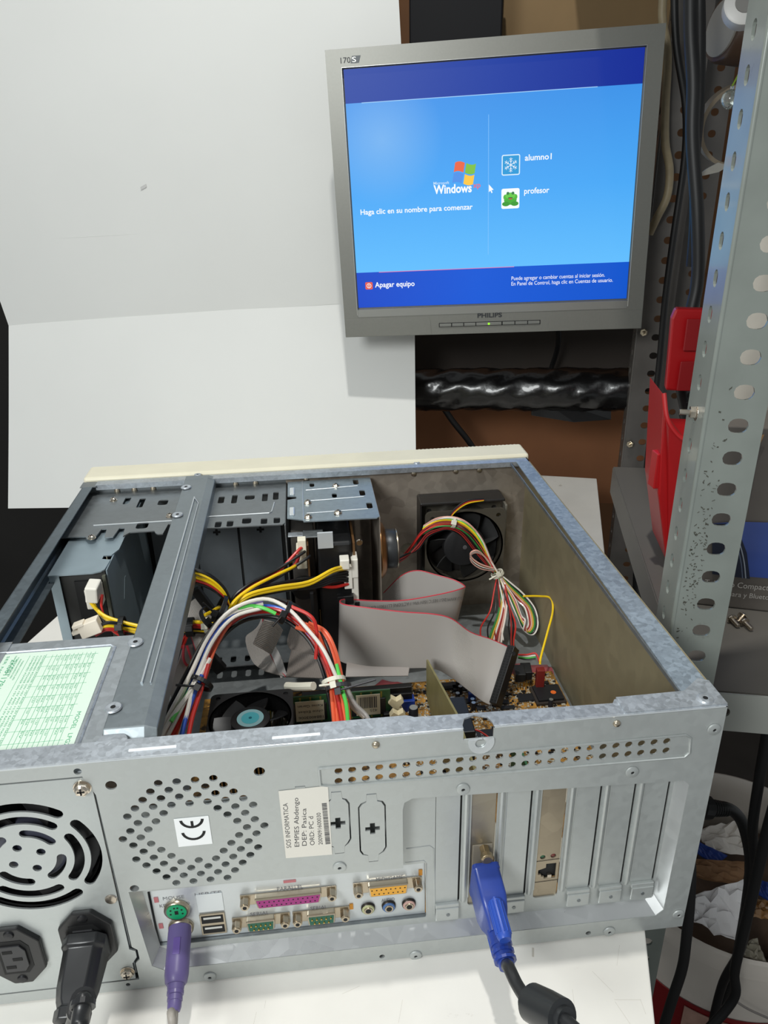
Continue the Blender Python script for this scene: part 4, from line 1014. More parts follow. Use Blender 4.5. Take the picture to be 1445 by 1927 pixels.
# to the left drive
for col, d in (('yellow', 0), ('yellow', 7), ('black', 16), ('black', 21), ('red', 26)):
    W2(col, [(168+d*.9, 1116+d*.1, 218), (172+d*.7, 1135+d*.4, 212), (195+d*.3, 1158+d*.7, 206), (228, 1170+d, 203), (260, 1178+d*1.1, 202), (300, 1188+d*.8, 198), (330, 1190+d*.4, 196)])
for col, d in (('yellow', 0), ('red', 4), ('red', 7), ('black', -6)):
    W2(col, [(180, 1188+d, 200), (200, 1178+d, 200), (225, 1180+d, 202), (250, 1188+d, 203), (290, 1200+d, 200)])
tie(dh, at(230, 1178, y=203), (1, 0, 0), 7.5, w_=4)
c = at(176, 1112, y=214)
mp_ = MB().obox(c, (1, .1, -.2), (0.1, 0, 1), (0, 1, 0), 9, 13, 16).build('power_plug', WPL, dh, bev=1.2)
c = at(170, 1180, y=198); MB().obox(c, (1, 0, .35), (-.3, .2, 1), (0, 1, 0), 16, 11, 8).obox(c+V((-9, 0, -2)), (1, 0, .35), (-.3, .2, 1), (0, 1, 0), 9, 3, 7).obox(c+V((-8, 0, 3)), (1, 0, .35), (-.3, .2, 1), (0, 1, 0), 9, 3, 7).build('power_plug', mat('plug_cream', (238, 228, 210), .45), dh, bev=.7)
c = at(648, 1058, y=262); MB().obox(c, (1, 0, 0), (0, 0, 1), (0, 1, 0), 8, 9, 11).build('power_plug', WPL, dh, bev=.8)
c = at(655, 1085, y=266); MB().obox(c, (1, 0, 0), (0, 0, 1), (0, 1, 0), 7, 22, 5).build('power_plug', WPL, dh, bev=.6)
c = at(568, 1025, y=264); MB().obox(c, (1, 0, 0), (0, 0, 1), (0, 1, 0), 7, 12, 8).build('power_plug', WHT, dh, bev=.6)
# dark wires at lower left
for col, pts in (('black', [(312, 1255, 190), (305, 1290, 170), (300, 1340, 150), (298, 1400, 110)]), ('yellow', [(304, 1300, 160), (305, 1340, 140), (302, 1385, 115)]), ('yellow', [(300, 1330, 150), (312, 1350, 140), (320, 1375, 125)]), ('black', [(305, 1325, 160), (325, 1348, 160), (345, 1372, 160)]),
                 ('red', [(318, 1240, 195), (328, 1228, 196), (345, 1212, 198), (352, 1195, 198)]), ('red', [(316, 1232, 195), (335, 1215, 196), (350, 1192, 198)])): W2(col, pts, 1.4)
# ---- ribbons
M_RIB = mat('ribbon_grey', (176, 171, 166), .42, 0, coat=.1)
def ribbon(root, edge, n=40, th=.9, k=5, stripe=True, name='ribbon', m=M_RIB, amp=.22):
    A = spline(pp3([e[0] for e in edge]), k); B = spline(pp3([e[1] for e in edge]), k)
    rows = []; prev = None
    for i in range(len(A)):
        t = (A[min(i+1, len(A)-1)]-A[max(i-1, 0)]+B[min(i+1, len(A)-1)]-B[max(i-1, 0)])
        nrm = t.cross(B[i]-A[i]); nrm = nrm.normalized() if nrm.length > 1e-6 else (prev or Y)
        if prev is not None and nrm.dot(prev) < -.2: nrm = -nrm
        prev = nrm
        f = [A[i].lerp(B[i], j/(2*n))+nrm*(th/2+(amp if j % 2 else 0)) for j in range(2*n+1)]
        g_ = [A[i].lerp(B[i], j/(2*n))-nrm*(th/2+(amp if j % 2 else 0)) for j in range(2*n, -1, -1)]
        rows.append(f+g_+[f[0]])
    mr = MB().grid(rows); bmesh.ops.remove_doubles(mr.bm, verts=mr.bm.verts, dist=.0005)
    o = mr.build(name, m, root, smooth=amp < .25)
    if stripe:
        MB().tube([A[i]+(A[i]-B[i]).normalized()*.1 for i in range(len(A))], .6, 6, 1).build('red_stripe', mat('stripe_red', (196, 60, 72), .5), o, smooth=True)
    return o
rc = thing('ribbon_cable', 'wide grey ribbon cable with red edge looping in front of the case fan', 'cable', (300, 240, 60))
rib = ribbon(rc, [
    ((722, 1116, 330), (700, 1230, 330)), ((755, 1084, 325), (735, 1190, 325)), ((785, 1074, 318), (770, 1180, 318)), ((820, 1082, 308), (800, 1190, 308)), ((855, 1092, 300), (835, 1200, 300)), ((874, 1103, 290), (850, 1205, 292)),
    ((868, 1108, 276), (846, 1208, 280)), ((830, 1118, 272), (812, 1222, 274)), ((760, 1130, 270), (745, 1234, 270)), ((700, 1131, 268), (690, 1236, 268)), ((655, 1128, 262), (652, 1236, 262)),
    ((640, 1131, 250), (638, 1236, 250)), ((648, 1138, 238), (645, 1246, 238)), ((690, 1144, 230), (690, 1256, 230)), ((760, 1152, 226), (760, 1257, 226)), ((815, 1156, 224), (815, 1258, 222)), ((850, 1165, 224), (848, 1274, 214)), ((885, 1190, 226), (878, 1297, 204)), ((925, 1204, 228), (905, 1318, 198)), ((958, 1219, 226), (922, 1327, 192))], n=40)
A_ = at(962, 1222, y=224); B_ = at(930, 1322, y=193); cc_ = (A_+B_)/2; dd = (A_-B_).normalized(); nn = V((.8, -.6, .3)); nn = (nn-dd*nn.dot(dd)).normalized()
cn = MB().obox(cc_+nn*1.5, dd, dd.cross(nn), nn, 52, 10, 7).build('connector', BLK, rc, bev=.5)
q = MB()
for i in range(20):
    for s_ in (-1, 1): q.obox(cc_+nn*1.5+dd*(i-9.5)*2.45+dd.cross(nn)*0+nn*s_*1.5 - dd.cross(nn)*0 + (RZ*-1)*0, dd, nn, dd.cross(nn), 1.4, 1.4, 10.3)
q.build('contact_hole', mat('pure_dark', (4, 4, 4), .8), cn)
MB().lathe(A_+nn*2-dd*2.5, (RZ*-1), [(1.8, 3), (1.8, 6)], 14).build('connector_boss', BLK, cn)
# printed characters along the hidden fold
tp = MB()
pa, pb = at(665, 1137, y=266.5), at(868, 1115, y=272)
text('RU AWM 2651 105°C 150V VW-1 ACTIONE LL115031 CSA AWM I', pb+V((0, -3.5, -2)), (pa-pb), V((0, 0, -1)), mat('ribbon_ink', (90, 88, 86), .7), rib, width=(pa-pb).length*.97, height=3.4, th=.0, name='printed_line')
hp = MB().obox(at(650, 1127, y=262), X, Z, Y, 14, 8, 6).build('connector', BLK, rc, bev=.4)
# second plugged ribbon end on the board
fr = thing('floppy_ribbon', 'grey ribbon cables folded in the middle behind the colourful wires', 'cable', (200, 240, 30))
ribbon(fr, [((497, 1166, 240), (476, 1212, 234)), ((520, 1172, 244), (494, 1222, 238)), ((532, 1185, 250), (510, 1232, 246))], n=17, name='ribbon_fold', amp=.35, stripe=False)
ribbon(fr, [((494, 1160, 262), (486, 1185, 262)), ((497, 1195, 256), (462, 1200, 256)), ((512, 1240, 244), (475, 1245, 244)), ((537, 1274, 232), (500, 1264, 236))], n=17, amp=.3)
ribbon(fr, [((512, 1205, 250), (496, 1196, 256)), ((528, 1235, 242), (510, 1230, 246)), ((540, 1270, 234), (528, 1276, 232))], n=12, amp=.2, stripe=False, name='ribbon_fold', m=mat('ribbon_light', (200, 198, 196), .4))
mdk = mat('ribbon_dark', (138, 130, 124), .45)
ribbon(fr, [((600, 1180, 262), (548, 1178, 262)), ((598, 1215, 256), (540, 1208, 256)), ((596, 1232, 250), (550, 1228, 250))], n=30, amp=.3, stripe=False, m=mdk)
ribbon(fr, [((618, 1240, 248), (548, 1222, 250)), ((616, 1262, 240), (542, 1250, 242)), ((614, 1277, 232), (538, 1274, 232))], n=34, amp=.3, stripe=False, m=mdk)
MB().obox(at(588, 1140, y=262), X, Z, Y, 3, 30, 10).build('connector', BLK2, fr, bev=.3)
lr = thing('side_ribbon', 'grey ribbon cables bunched beside the cross bar, one with a red looped edge', 'cable', (120, 230, 30))
ribbon(lr, [((346, 1142, 216), (378, 1118, 220)), ((352, 1175, 210), (398, 1160, 214)), ((366, 1215, 204), (408, 1200, 208)), ((378, 1262, 196), (392, 1248, 200))], n=24, amp=.35)
ribbon(lr, [((345, 1215, 200), (362, 1212, 206)), ((336, 1245, 190), (362, 1250, 196)), ((320, 1285, 180), (358, 1285, 184)), ((322, 1318, 172), (350, 1316, 176))], n=8, amp=.05, stripe=False, name='ribbon_loop')
MB().tube(pp3([(346, 1212, 198), (345, 1238, 190), (352, 1252, 188), (360, 1244, 190), (352, 1215, 198)]), 1, 6, 6).build('red_stripe', mat('stripe_red', (196, 60, 72), .5), lr, smooth=True)
MB().obox(at(383, 1130, y=214), (.5, 0, -1), (1, 0, .5), Y, 24, 7, 5).build('connector', BLK2, lr, bev=.4)
MB().obox(at(398, 1240, y=196), (.6, 0, -1), (1, 0, .6), Y, 26, 9, 6).build('connector', BLK2, lr, bev=.4)
# plugged ribbon at the drive header
pr_ = thing('drive_ribbon', 'grey ribbon plugged into the blue socket under the wide loop', 'cable', (260, 215, 34))
ribbon(pr_, [((655, 1226, 248), (780, 1226, 240)), ((652, 1252, 232), (772, 1250, 228)), ((650, 1274, 222), (768, 1272, 218))], n=40, amp=.2, stripe=False, m=mdk)
MB().box(231, 288, 208, 214, 34, 42).build('connector', BLK, pr_, bev=.5)

# ---- front panel wires
fw = thing('front_panel_wires', 'thin rainbow bundle of front panel wires looping over the case fan', 'cable', (370, 330, 60))
def fwire(col, pts, r=.85): wire(fw, col, pts, r)
B1 = [(750, 1055, 350), (775, 1025, 348), (795, 998, 346), (820, 984, 344), (852, 982, 342), (880, 995, 340), (905, 1025, 338), (925, 1062, 336), (938, 1082, 334)]
cols = ['pink', 'white', 'green', 'yellow', 'gold', 'darkred', 'orange', 'black', 'red', 'darkgreen']
for k, cl in enumerate(cols):
    off = (k-4.5)*1.9
    pts = []
    for i, (px, py, y) in enumerate(B1[2:] if cl in ('pink', 'white', 'green', 'yellow', 'gold', 'darkgreen', 'orange') else B1):
        pts.append((px+off*(.2 if i > 4 else -.3), py+off*(1 if i < 6 else .6), y-2+random.uniform(-2, 2)))
    fwire(cl, pts)
for k, cl in enumerate(('darkred', 'black', 'red', 'black', 'black')):
    fwire(cl, [(735, 1062-k, 330), (760, 1052-k*2, 334), (785, 1028+k*2, 342), (803, 1005+k*2, 344), (825, 996+k, 342), (845, 993+k, 340), (868, 1002+k*2, 340), (895, 1035+k*2, 338), (928, 1075+k, 334)], .8)
for cl, d in (('red', 0), ('yellow', 3), ('black', -2)): fwire(cl, [(910, 940+d*.4, 356), (880, 944+d, 354), (858, 958+d, 350), (846, 974+d, 346), (854, 985, 342)], .9)
tie(fw, at(853, 983, y=342), dirp((835, 983, 342), (870, 990, 342)), 5.5, w_=3.6, m=TIE, tail=(2, 0, 4))
tie(fw, at(936, 1080, y=332), dirp((925, 1060, 334), (945, 1095, 332)), 6.5, w_=3.6, m=TIE, tail=(-9, 0, -5))
for k, cl in enumerate(('pink', 'brown', 'white', 'black', 'pink')):   # small hanging loop
    fwire(cl, [(930, 1070+k, 332), (905, 1062+k*2, 330), (888, 1050+k*2, 330), (886, 1040+k, 330), (898, 1036+k, 330), (912, 1048, 332), (930, 1072, 333)], .8)
for k, cl in enumerate(('darkgreen', 'gold', 'white', 'darkred', 'pink', 'white')):   # flat group to the right front
    fwire(cl, [(938+k, 1084, 332), (942+k*2, 1105, 325), (942+k*2.4, 1130, 316), (936+k*3, 1160, 300), (924+k*4.2, 1192, 280), (918+k*5, 1210, 268)], .95)
for k, cl in enumerate(('red', 'black', 'darkred', 'white', 'black')):
    fwire(cl, [(936, 1082+k, 332), (930+k*4, 1110, 322), (922+k*9, 1150, 306), (905+k*13, 1180, 288), (905+k*14, 1205, 270)], .75)
for k, cl in enumerate(('white', 'black', 'darkgreen', 'gold', 'pink', 'darkred', 'white')):   # big drooping loop
    fwire(cl, [(942, 1082, 330), (962-k, 1098+k*2, 326), (985-k*2, 1118+k*2, 322), (1006-k*3, 1145, 314), (1012-k*3, 1175, 304), (1003-k*3, 1194-k*1.5, 298), (985+k*.5, 1185-k*3, 300), (972+k*1.4, 1158, 308), (958+k*1.6, 1125, 318), (942, 1090, 330)], .85)
for k, cl in enumerate(('darkred', 'black', 'red')): fwire(cl, [(950, 1100, 326), (958, 1140, 310), (962+k*4, 1175, 290), (962+k*2, 1210, 262), (966+k*2, 1235, 240)], .8)
for k, cl in enumerate(('red', 'white', 'green', 'black')): fwire(cl, [(975, 1232+k*2, 240), (992, 1232+k*3, 236), (1008, 1230+k*3, 234), (1016, 1248+k, 226)][:3+(k == 0)], .8)
fwire('yellow', [(985, 1122, 318), (1015, 1122, 300), (1036, 1126, 285), (1040, 1150, 268), (1030, 1190, 248), (1018, 1235, 226), (1016, 1250, 222)], 1)
c = at(1017, 1262, y=218); MB().obox(V((c.x, c.y, 31)), (1, -.1, 0), (.1, 1, 0), Z, 7, 6, 22).build('plug', mat('plug_maroon', (120, 35, 30), .4), fw, bev=.4, label='dark red plug')

# ------------------------------------------------------------------ cables plugged in at the rear
def pc(px, py, y): return at(px, py, y=y)
vg = thing('monitor_cable', 'black screen cable with a blue plug in the second slot', 'cable', (320, -60, 0))
M_VB = mat('vga_blue', (30, 58, 142), .38, 0, .06, 120, coat=.15)
vx = SX[1]+.3
# plug shell: sits against the bracket and leans down towards the bench
a0 = V((vx, ym-5.5, 57.5)); d1 = V((.04, -1, -.18)).normalized(); up = V((0, -.18, 1)).normalized()
rows = []
def sect(c, hw, hh, r=2.2):
    uu = X; vv = up
    pts = rrect(-hw, hw, -hh, hh, r, 3)
    return [c+uu*a+vv*b for a, b in pts]+[c+uu*pts[0][0]+vv*pts[0][1]]
secs = [(0, 7.9, 15.6), (2.5, 7.9, 15.6), (3, 7.5, 15.2), (18, 7.5, 15), (24, 6.6, 12), (28, 5.6, 8.5), (32, 5.2, 6)]
mm = MB(); mm.grid([sect(a0+d1*s_+V((0, 0, -s_*.05)), hw, hh) for s_, hw, hh in secs])
for e in (0, -1):
    s_, hw, hh = secs[e]; mm.bm.faces.new([mm.bm.verts.new(p) for p in sect(a0+d1*s_+V((0, 0, -s_*.05)), hw, hh)[:-1]])
sh_ = mm.build('plug_shell', M_VB, vg, smooth=True)
for sgn in (1, -1):
    base = a0+up*(sgn*11.5)+d1*4
    MB().lathe(base+d1*15+V((3.4*0, 0, 0)), d1, [(2.2, -2), (2.2, 3)], 12).lathe(base+d1*17, d1, [(4.1, 0), (4.1, 19), (3.3, 21)], 14).build('thumb_screw', mat('vga_blue_light', (40, 76, 170), .35), sh_, smooth=True)
    gm = MB()
    for i in range(12):
        t = 2*math.pi*i/12; u_ = X; v_ = d1.cross(X)
        gm.tube([base+d1*18+(u_*math.cos(t)+v_*math.sin(t))*4.1, base+d1*35+(u_*math.cos(t)+v_*math.sin(t))*4.1], .45, 5, 1)
    gm.build('screw_grip', mat('vga_blue_light', (52, 96, 214), .35), sh_)
st_ = a0+d1*32+V((0, 0, -1.6))
e1 = V((310, -58, 42)); 
cab = [st_, st_+d1*15, at(958, 1822, y=-57), at(974, 1855, y=-68), at(994, 1882, y=-78), at(1026, 1900, y=-88), at(1062, 1920, y=-98), at(1130, 1985, y=-118)]
MB().lathe(st_-d1*2, d1, [(6.2, 0), (5.6, 8), (5.2, 14), (4.2, 20)], 16).build('strain_relief', M_VB, vg, smooth=True)
rg = MB()
for i in range(3): rg.lathe(st_+d1*(5+i*4), d1, [(6.2, 0), (6.2, 1.6)], 16)
rg.build('relief_ring', M_VB, vg)
MB().tube(cab, 3.3, 12, 8).build('cord', mat('cord_black', (32, 33, 35), .45, coat=.1), vg, smooth=True)
f0, f1 = at(1000, 1886, y=-80), at(1058, 1917, y=-96)
ax = (f1-f0); L = ax.length
MB().lathe(f0, ax, [(5, -3), (6.2, -2.6), (6.2, 0), (8.6, .6), (8.9, L*.5), (8.6, L), (6, L+.6), (5.6, L+3)], 28).build('ferrite_core', mat('ferrite', (34, 36, 38), .4, coat=.2), vg, smooth=True)

kc = thing('keyboard_cable', 'violet round plug with a grey cable under the green socket', 'cable', (115, -30, 0))
M_VI = mat('violet', (98, 86, 136), .4, coat=.1)
kx, kz = at(332, 1744, y=4).x, 49
k0 = at(333, 1752, y=0); dk = V((0.02, -1, -.28)).normalized()
k0 = V((k0.x, 7, at(333, 1746, y=7).z))
MB().lathe(k0, dk, [(6.4, 0), (6.6, 3), (6.6, 25), (6.0, 29), (5.2, 30)], 26).lathe(k0+dk*30, dk, [(4.8, 0), (4.4, 3), (4.6, 3.2), (4.6, 5), (4.0, 5.2), (4.2, 8), (3.8, 8.2), (3.8, 11), (3.2, 13)], 22).build('plug_body', M_VI, kc, smooth=True)
q = k0+dk*12+V((0, 0, 6.6)); MB().obox(q+V((0, -2, -.6)), X, dk, Z, 4, 9, 1).build('grip_mark', mat('violet_dark', (96, 76, 145), .4), kc, bev=.3)
ke = k0+dk*41
MB().tube([ke, ke+dk*8+V((0, 0, -1)), at(322, 1905, y=-52), at(328, 1945, y=-60), at(340, 2010, y=-70)], 2.2, 12, 7).build('cord', mat('cord_grey', (150, 144, 136), .5, 0, .15, 200), kc, smooth=True)

pw = thing('mains_cable', 'black mains power cable plugged into the power supply', 'cable', (75, -40, 0))
M_PC = mat('mains_black', (24, 25, 27), .38, coat=.15)
bx_, bz_ = rp(168, 1762); p0 = V((bx_, -3, bz_)); dp = V((-.05, -1, -.3)).normalized(); upp = V((0, -.3, 1)).normalized()
def psec(s_, hw, hh, dz=0):
    c = p0+dp*s_+V((0, 0, dz)); pts = [(-hw+2.5, -hh), (hw-2.5, -hh), (hw, -hh+2.5), (hw, hh-5), (hw-4, hh), (-hw+4, hh), (-hw, hh-5), (-hw, -hh+2.5)]
    return [c+X*a+upp*b for a, b in pts+pts[:1]]
S_ = [(0, 11.5, 12), (5, 11.5, 12), (6.5, 10.5, 10.5), (24, 10, 9), (30, 9, 8), (33, 7.8, 7.5), (34, 8.6, 8.4), (39, 8.4, 8.2), (41, 6, 6)]
mm = MB(); mm.grid([psec(*s_) for s_ in S_])
mm.bm.faces.new([mm.bm.verts.new(p) for p in psec(*S_[0])[:-1]]); mm.bm.faces.new([mm.bm.verts.new(p) for p in psec(*S_[-1])[:-1]])
mm.build('plug_body', M_PC, pw, smooth=True, bev=.6)
e0 = p0+dp*40; rl = MB()
e_pts = spline([e0, e0+dp*12, at(155, 1885, y=-62), at(150, 1925, y=-70), at(148, 1975, y=-80)], 8)
rl.tube([p for p in e_pts], 4.2, 12, 1)
rl.build('cord', M_PC, pw, smooth=True)
rr_ = MB()
for i in range(1, 9):
    k_ = int(i*len(e_pts)/14); a = e_pts[k_]; b = e_pts[k_+1]
    rr_.lathe(a, b-a, [(5.6, 0), (5.9, 2.6)], 16)
rr_.build('relief_ring', M_PC, pw, smooth=False)
# ------------------------------------------------------------------ monitor
MO = V((449.37, 666.74, 414.14))
ex, ey = V((0.97534336, -0.21801082, 0.03430183)), V((0.21823041, 0.97589341, -0.00274787))
ez = ex.cross(ey)
MM = Matrix.Identity(4)
for i in range(3): MM[i][0] = ex[i]; MM[i][1] = ey[i]; MM[i][2] = ez[i]; MM[i][3] = MO[i]
mo = thing('computer_monitor', 'silver flat screen monitor showing a blue login screen, hung above the case', 'monitor', MO+V((0, 20, -172)))
M_SIL = mat('silver_plastic', (126, 126, 120), .38, .35, .02, 400)
M_SIL2 = mat('silver_plastic_dark', (120, 121, 116), .4, .35, .02, 400)
FRM = frame((0, 0, 0), X, Z)
def mplate(name, outer, holes, y, th, m, par, **kw): return plate(name, outer, holes, th, Matrix.Translation((0, y, 0)) @ FRM, m, par, xf=MM, **kw)
w2, h2 = 169, 135.2
mplate('bezel', [(-188, -172), (189, -172), (188.5, 156), (-188.5, 155.5)], [[(-w2-1.5, -h2-2), (w2+1.5, -h2-2), (w2+1.5, h2+1.5), (-w2-1.5, h2+1.5)]], 0, 6, M_SIL, mo, bev=1.6)
MB(MM).box(-187, 188, 3, 30, -171, 155).build('back_cover', M_SIL2, mo, bev=4)
MB(MM).box(-150, 150, 30, 58, -140, 120).build('back_cover', mat('dark_grey_cover', (70, 70, 68), .5), mo, bev=10)
MB(MM).box(-60, 60, 56, 100, -60, 60).build('wall_mount', BLK2, mo)
# sunken gasket and lower lip of the bezel
gk = MB(MM)
gk.tube([(-w2-1.4, -3.1, -h2-9), (-w2-1.4, -3.1, h2+1.4), (w2+1.4, -3.1, h2+1.4), (w2+1.4, -3.1, -h2-9)], .5, 6, 1)
gk.build('bezel_edge', mat('edge_light', (190, 190, 184), .3, .4), mo)
mplate('lower_strip', rrect(-169.5, 169.5, -146.5, -137, 1.5), [], -3, 1.2, mat('silver_light', (150, 150, 145), .3, .45), mo, bev=.4)
mplate('chin_panel', [(-187, -171.5), (-75, -171.5), (-76, -153), (-79, -149.5), (-169, -149), (-187, -149)], [], -3.2, .8, M_SIL, mo, bev=.35)
mplate('chin_panel', [(74, -171.5), (188, -171.5), (188, -149), (170, -149), (79, -149.5), (75, -153)], [], -3.2, .8, M_SIL, mo, bev=.35)
BT = mat('button_silver', (130, 131, 126), .35, .4); 
bt_b = [(-64, -49), (-48, -33.5), (-32.5, -18), (-17, 15), (16.5, 31.5), (32.5, 47.5), (48.5, 63)]
MB(MM).box(-65, 64, -3.5, -3, -162.6, -157.4).build('button_slot', BLK2, mo)
for i, (a, b) in enumerate(bt_b): MB(MM).box(a, b, -4.6, -3.3, -161.9, -158.2).build('button', BT, mo, bev=.4)
MB(MM).lathe((-1, -4.6, -160), (0, -1, 0), [(1.5, 0), (1.3, .4)], 14).build('power_light', mat('led_on', (150, 235, 30), emit=1.2), mo, label='lit green light')
mtext = lambda s, x, z, w_, h, m, th=.0, y=-3.1, **kw: text(s, V((x, y, z)), X, Z, m, mo, width=w_, height=h, th=th, xf=MM, **kw)
DKI = mat('dark_ink', (40, 42, 46), .5)
mtext('PHILIPS', -15.5, -152, 31, 5.6, DKI, y=-3.5, bold=.03, name='brand_lettering')
mtext('170', -171, 141, 11.5, 6, DKI, y=-3.4)
MB(MM).prism([(-159.5, -3.3, 140.4), (-150, -3.3, 140.4), (-147.5, -3.3, 147.6), (-157.5, -3.3, 147.6)], (0, -.15, 0)).build('badge', mat('badge_grey', (62, 70, 74), .4), mo)
mtext('S', -157.5, 141.4, 4.6, 5.4, mat('silver_light', (168, 168, 162)), y=-3.6)
# ---- screen, a lit display
def E(name, c, s=1.0): return mat('lit_'+name, c, emit=s)
scr = MB(MM).box(-w2, w2, 1.4, 3, -h2, h2)
m = bpy.data.materials.new('lit_desktop'); m.use_nodes = True; nt = m.node_tree; b = nt.nodes['Principled BSDF']
b.inputs['Base Color'].default_value = (.01, .01, .012, 1); b.inputs['Roughness'].default_value = .4; b.inputs['Specular IOR Level'].default_value = .2
tc = nt.nodes.new('ShaderNodeTexCoord'); sx = nt.nodes.new('ShaderNodeSeparateXYZ'); nt.links.new(tc.outputs['UV'], sx.inputs[0])
def node(op, a, b_=None):
    n = nt.nodes.new('ShaderNodeMath'); n.operation = op
    for i, q in enumerate((a, b_)):
        if q is None: continue
        if isinstance(q, (int, float)): n.inputs[i].default_value = q
        else: nt.links.new(q, n.inputs[i])
    return n.outputs[0]
def ramp(fac, stops, const=False):
    r = nt.nodes.new('ShaderNodeValToRGB'); e = r.color_ramp.elements
    if const: r.color_ramp.interpolation = 'CONSTANT'
    e[0].position = stops[0][0]; e[0].color = rgb(*stops[0][1]); e[1].position = stops[1][0]; e[1].color = rgb(*stops[1][1])
    for p, c in stops[2:]:
        q = e.new(p); q.color = rgb(*c)
    nt.links.new(fac, r.inputs[0]); return r.outputs[0]
def mix(f, a, b_):
    n = nt.nodes.new('ShaderNodeMix'); n.data_type = 'RGBA'; nt.links.new(f, n.inputs[0]); nt.links.new(a, n.inputs[6]); nt.links.new(b_, n.inputs[7]); return n.outputs[2]
uu, vv = sx.outputs[0], sx.outputs[1]
zt, zb = (100+h2)/(2*h2), (-91.5+h2)/(2*h2)
mid = ramp(vv, [(zb, (98, 190, 254)), (.5, (72, 168, 246)), (zt, (58, 146, 232))])
glow = node('MULTIPLY', node('MAXIMUM', node('SUBTRACT', 1.0, node('MULTIPLY', node('SQRT', node('ADD', node('POWER', node('SUBTRACT', uu, .12), 2.0), node('POWER', node('MULTIPLY', node('SUBTRACT', vv, .72), .8), 2.0))), 4.6)), 0), .55)
pale = ramp(uu, [(0, (140, 192, 240)), (1, (140, 192, 240))])
mid = mix(glow, mid, pale)
topc = ramp(uu, [(0, (20, 62, 160)), (.5, (12, 56, 160)), (1, (4, 38, 148))])
botc = ramp(uu, [(0, (16, 72, 200)), (.45, (8, 88, 214)), (1, (2, 84, 204))])
isT = node('GREATER_THAN', vv, zt); isB = node('LESS_THAN', vv, zb)
c_ = mix(isT, mid, topc); c_ = mix(isB, c_, botc)
nt.links.new(c_, b.inputs['Emission Color']); b.inputs['Emission Strength'].default_value = 1.0
so_ = scr.build('screen', m, mo)
me = so_.data; uv = me.uv_layers.new(name='uv'); inv = MM.inverted(); base = org(mo)
for lp in me.loops:
    q = inv @ (me.vertices[lp.vertex_index].co/S+base); uv.data[lp.index].uv = ((q.x+w2)/(2*w2), (q.z+h2)/(2*h2))
WE = E('white', (245, 250, 255)); YS_ = 1.3
def srect(name, x0, x1, z0, z1, m, y=1.25, r=0):
    return mplate(name, rrect(x0, x1, z0, z1, r, 3) if r else [(x0, z0), (x1, z0), (x1, z1), (x0, z1)], [], y, .05, m, so_)
srect('screen_line', -150, 120, 99.4, 100.2, E('line', (150, 200, 245)))
srect('screen_line', -140, 30, -92.2, -91.4, E('linered', (215, 120, 170)))
srect('screen_line', -2.3, -1.8, -76, 79, E('line2', (130, 195, 250)))
def stext(s, x, z, w_, h, m=WE, bold=.016, **kw): return text(s, V((x, 1.2, z)), X, Z, m, so_, width=w_, height=h, th=0, xf=MM, bold=bold, name='screen_lettering', **kw)
stext('Haga clic en su nombre para comenzar', -159, -22.5, 138, 6.2)
stext('Windows', -68, -3, 46, 9.8, bold=.028)
stext('Microsoft', -68, 7.2, 19, 3.2, E('palewhite', (190, 220, 245)))
stext('xp', -20.5, 1.5, 9, 6, E('xp', (225, 95, 120)))
stext('alumno1', 40.5, 28, 31, 6.6); stext('profesor', 40.5, -8.3, 29.5, 6.6)
stext('Apagar equipo', -146, -110.3, 51, 6.6)
stext('Puede agregar o cambiar cuentas al iniciar sesión.', 27, -108, 114, 4.8, bold=.0); stext('En Panel de Control, haga clic en Cuentas de usuario.', 27, -114.5, 124, 4.8, bold=.0)
srect('power_icon', -158.5, -149, -112.5, -103.5, E('redicon', (226, 84, 62)), r=1.5)
pi_ = MB(MM).lathe((-153.8, 1.2, -108), (0, -1, 0), [(3, 0), (3, .02)], 24).build('power_icon', WE, so_)
MB(MM).lathe((-153.8, 1.15, -108), (0, -1, 0), [(2.3, 0), (2.3, .02)], 24).build('power_icon', E('redicon', (226, 84, 62)), so_)
srect('power_icon', -154.2, -153.4, -109.6, -106.4, WE, y=1.1)
# four coloured wavy flags
def flag(cx, cz, col, s):
    pts = []; wx, hz = 11.5, 10.5
    for i in range(9): t = i/8; pts.append((cx+t*wx, cz+1.6*math.sin(t*3.1+s)+hz))
    for i in range(9): t = 1-i/8; pts.append((cx-1.8+t*wx, cz+1.6*math.sin(t*3.1+s)))
    mplate('logo_flag', pts, [], 1.2, .05, E('f%d%d%d' % col, col), so_)
flag(-41.5, 19.3, (232, 92, 50), 0.3); flag(-28.2, 18, (120, 188, 50), 2.8); flag(-43.5, 7.4, (66, 140, 230), 0.3); flag(-30.2, 6, (250, 196, 52), 2.8)
# user pictures
srect('user_picture', 13.5, 35, 13, 35.5, E('frame_pale', (214, 236, 250)), r=2); srect('user_picture', 14.7, 33.8, 14.2, 34.3, E('cyan', (10, 150, 214)), y=1.18, r=1)
sf = MB(MM)
for k in range(6):
    a = math.radians(60*k+30); d = V((math.cos(a), 0, math.sin(a))); n_ = V((-d.z, 0, d.x)); c0_ = V((24.2, 1.1, 24.2))
    sf.obox(c0_+d*4, d, n_, Y, 8, .6, .05)
    for r_ in (3.4, 5.6):
        for s_ in (-1, 1):
            dd_ = (d*.6+n_*s_*.8).normalized(); sf.obox(c0_+d*r_+dd_*1.2, dd_, dd_.cross(Y), Y, 2.4, .45, .05)
sf.build('snowflake', WE, so_)
srect('user_picture', 13.5, 35, -24, -1.5, WE, r=2)
def disc(x, z, rx, rz, col, y): mplate('frog_picture', circ(x, z, rx, 20, rz), [], y, .05, E('g%d%d%d' % col, col), so_)
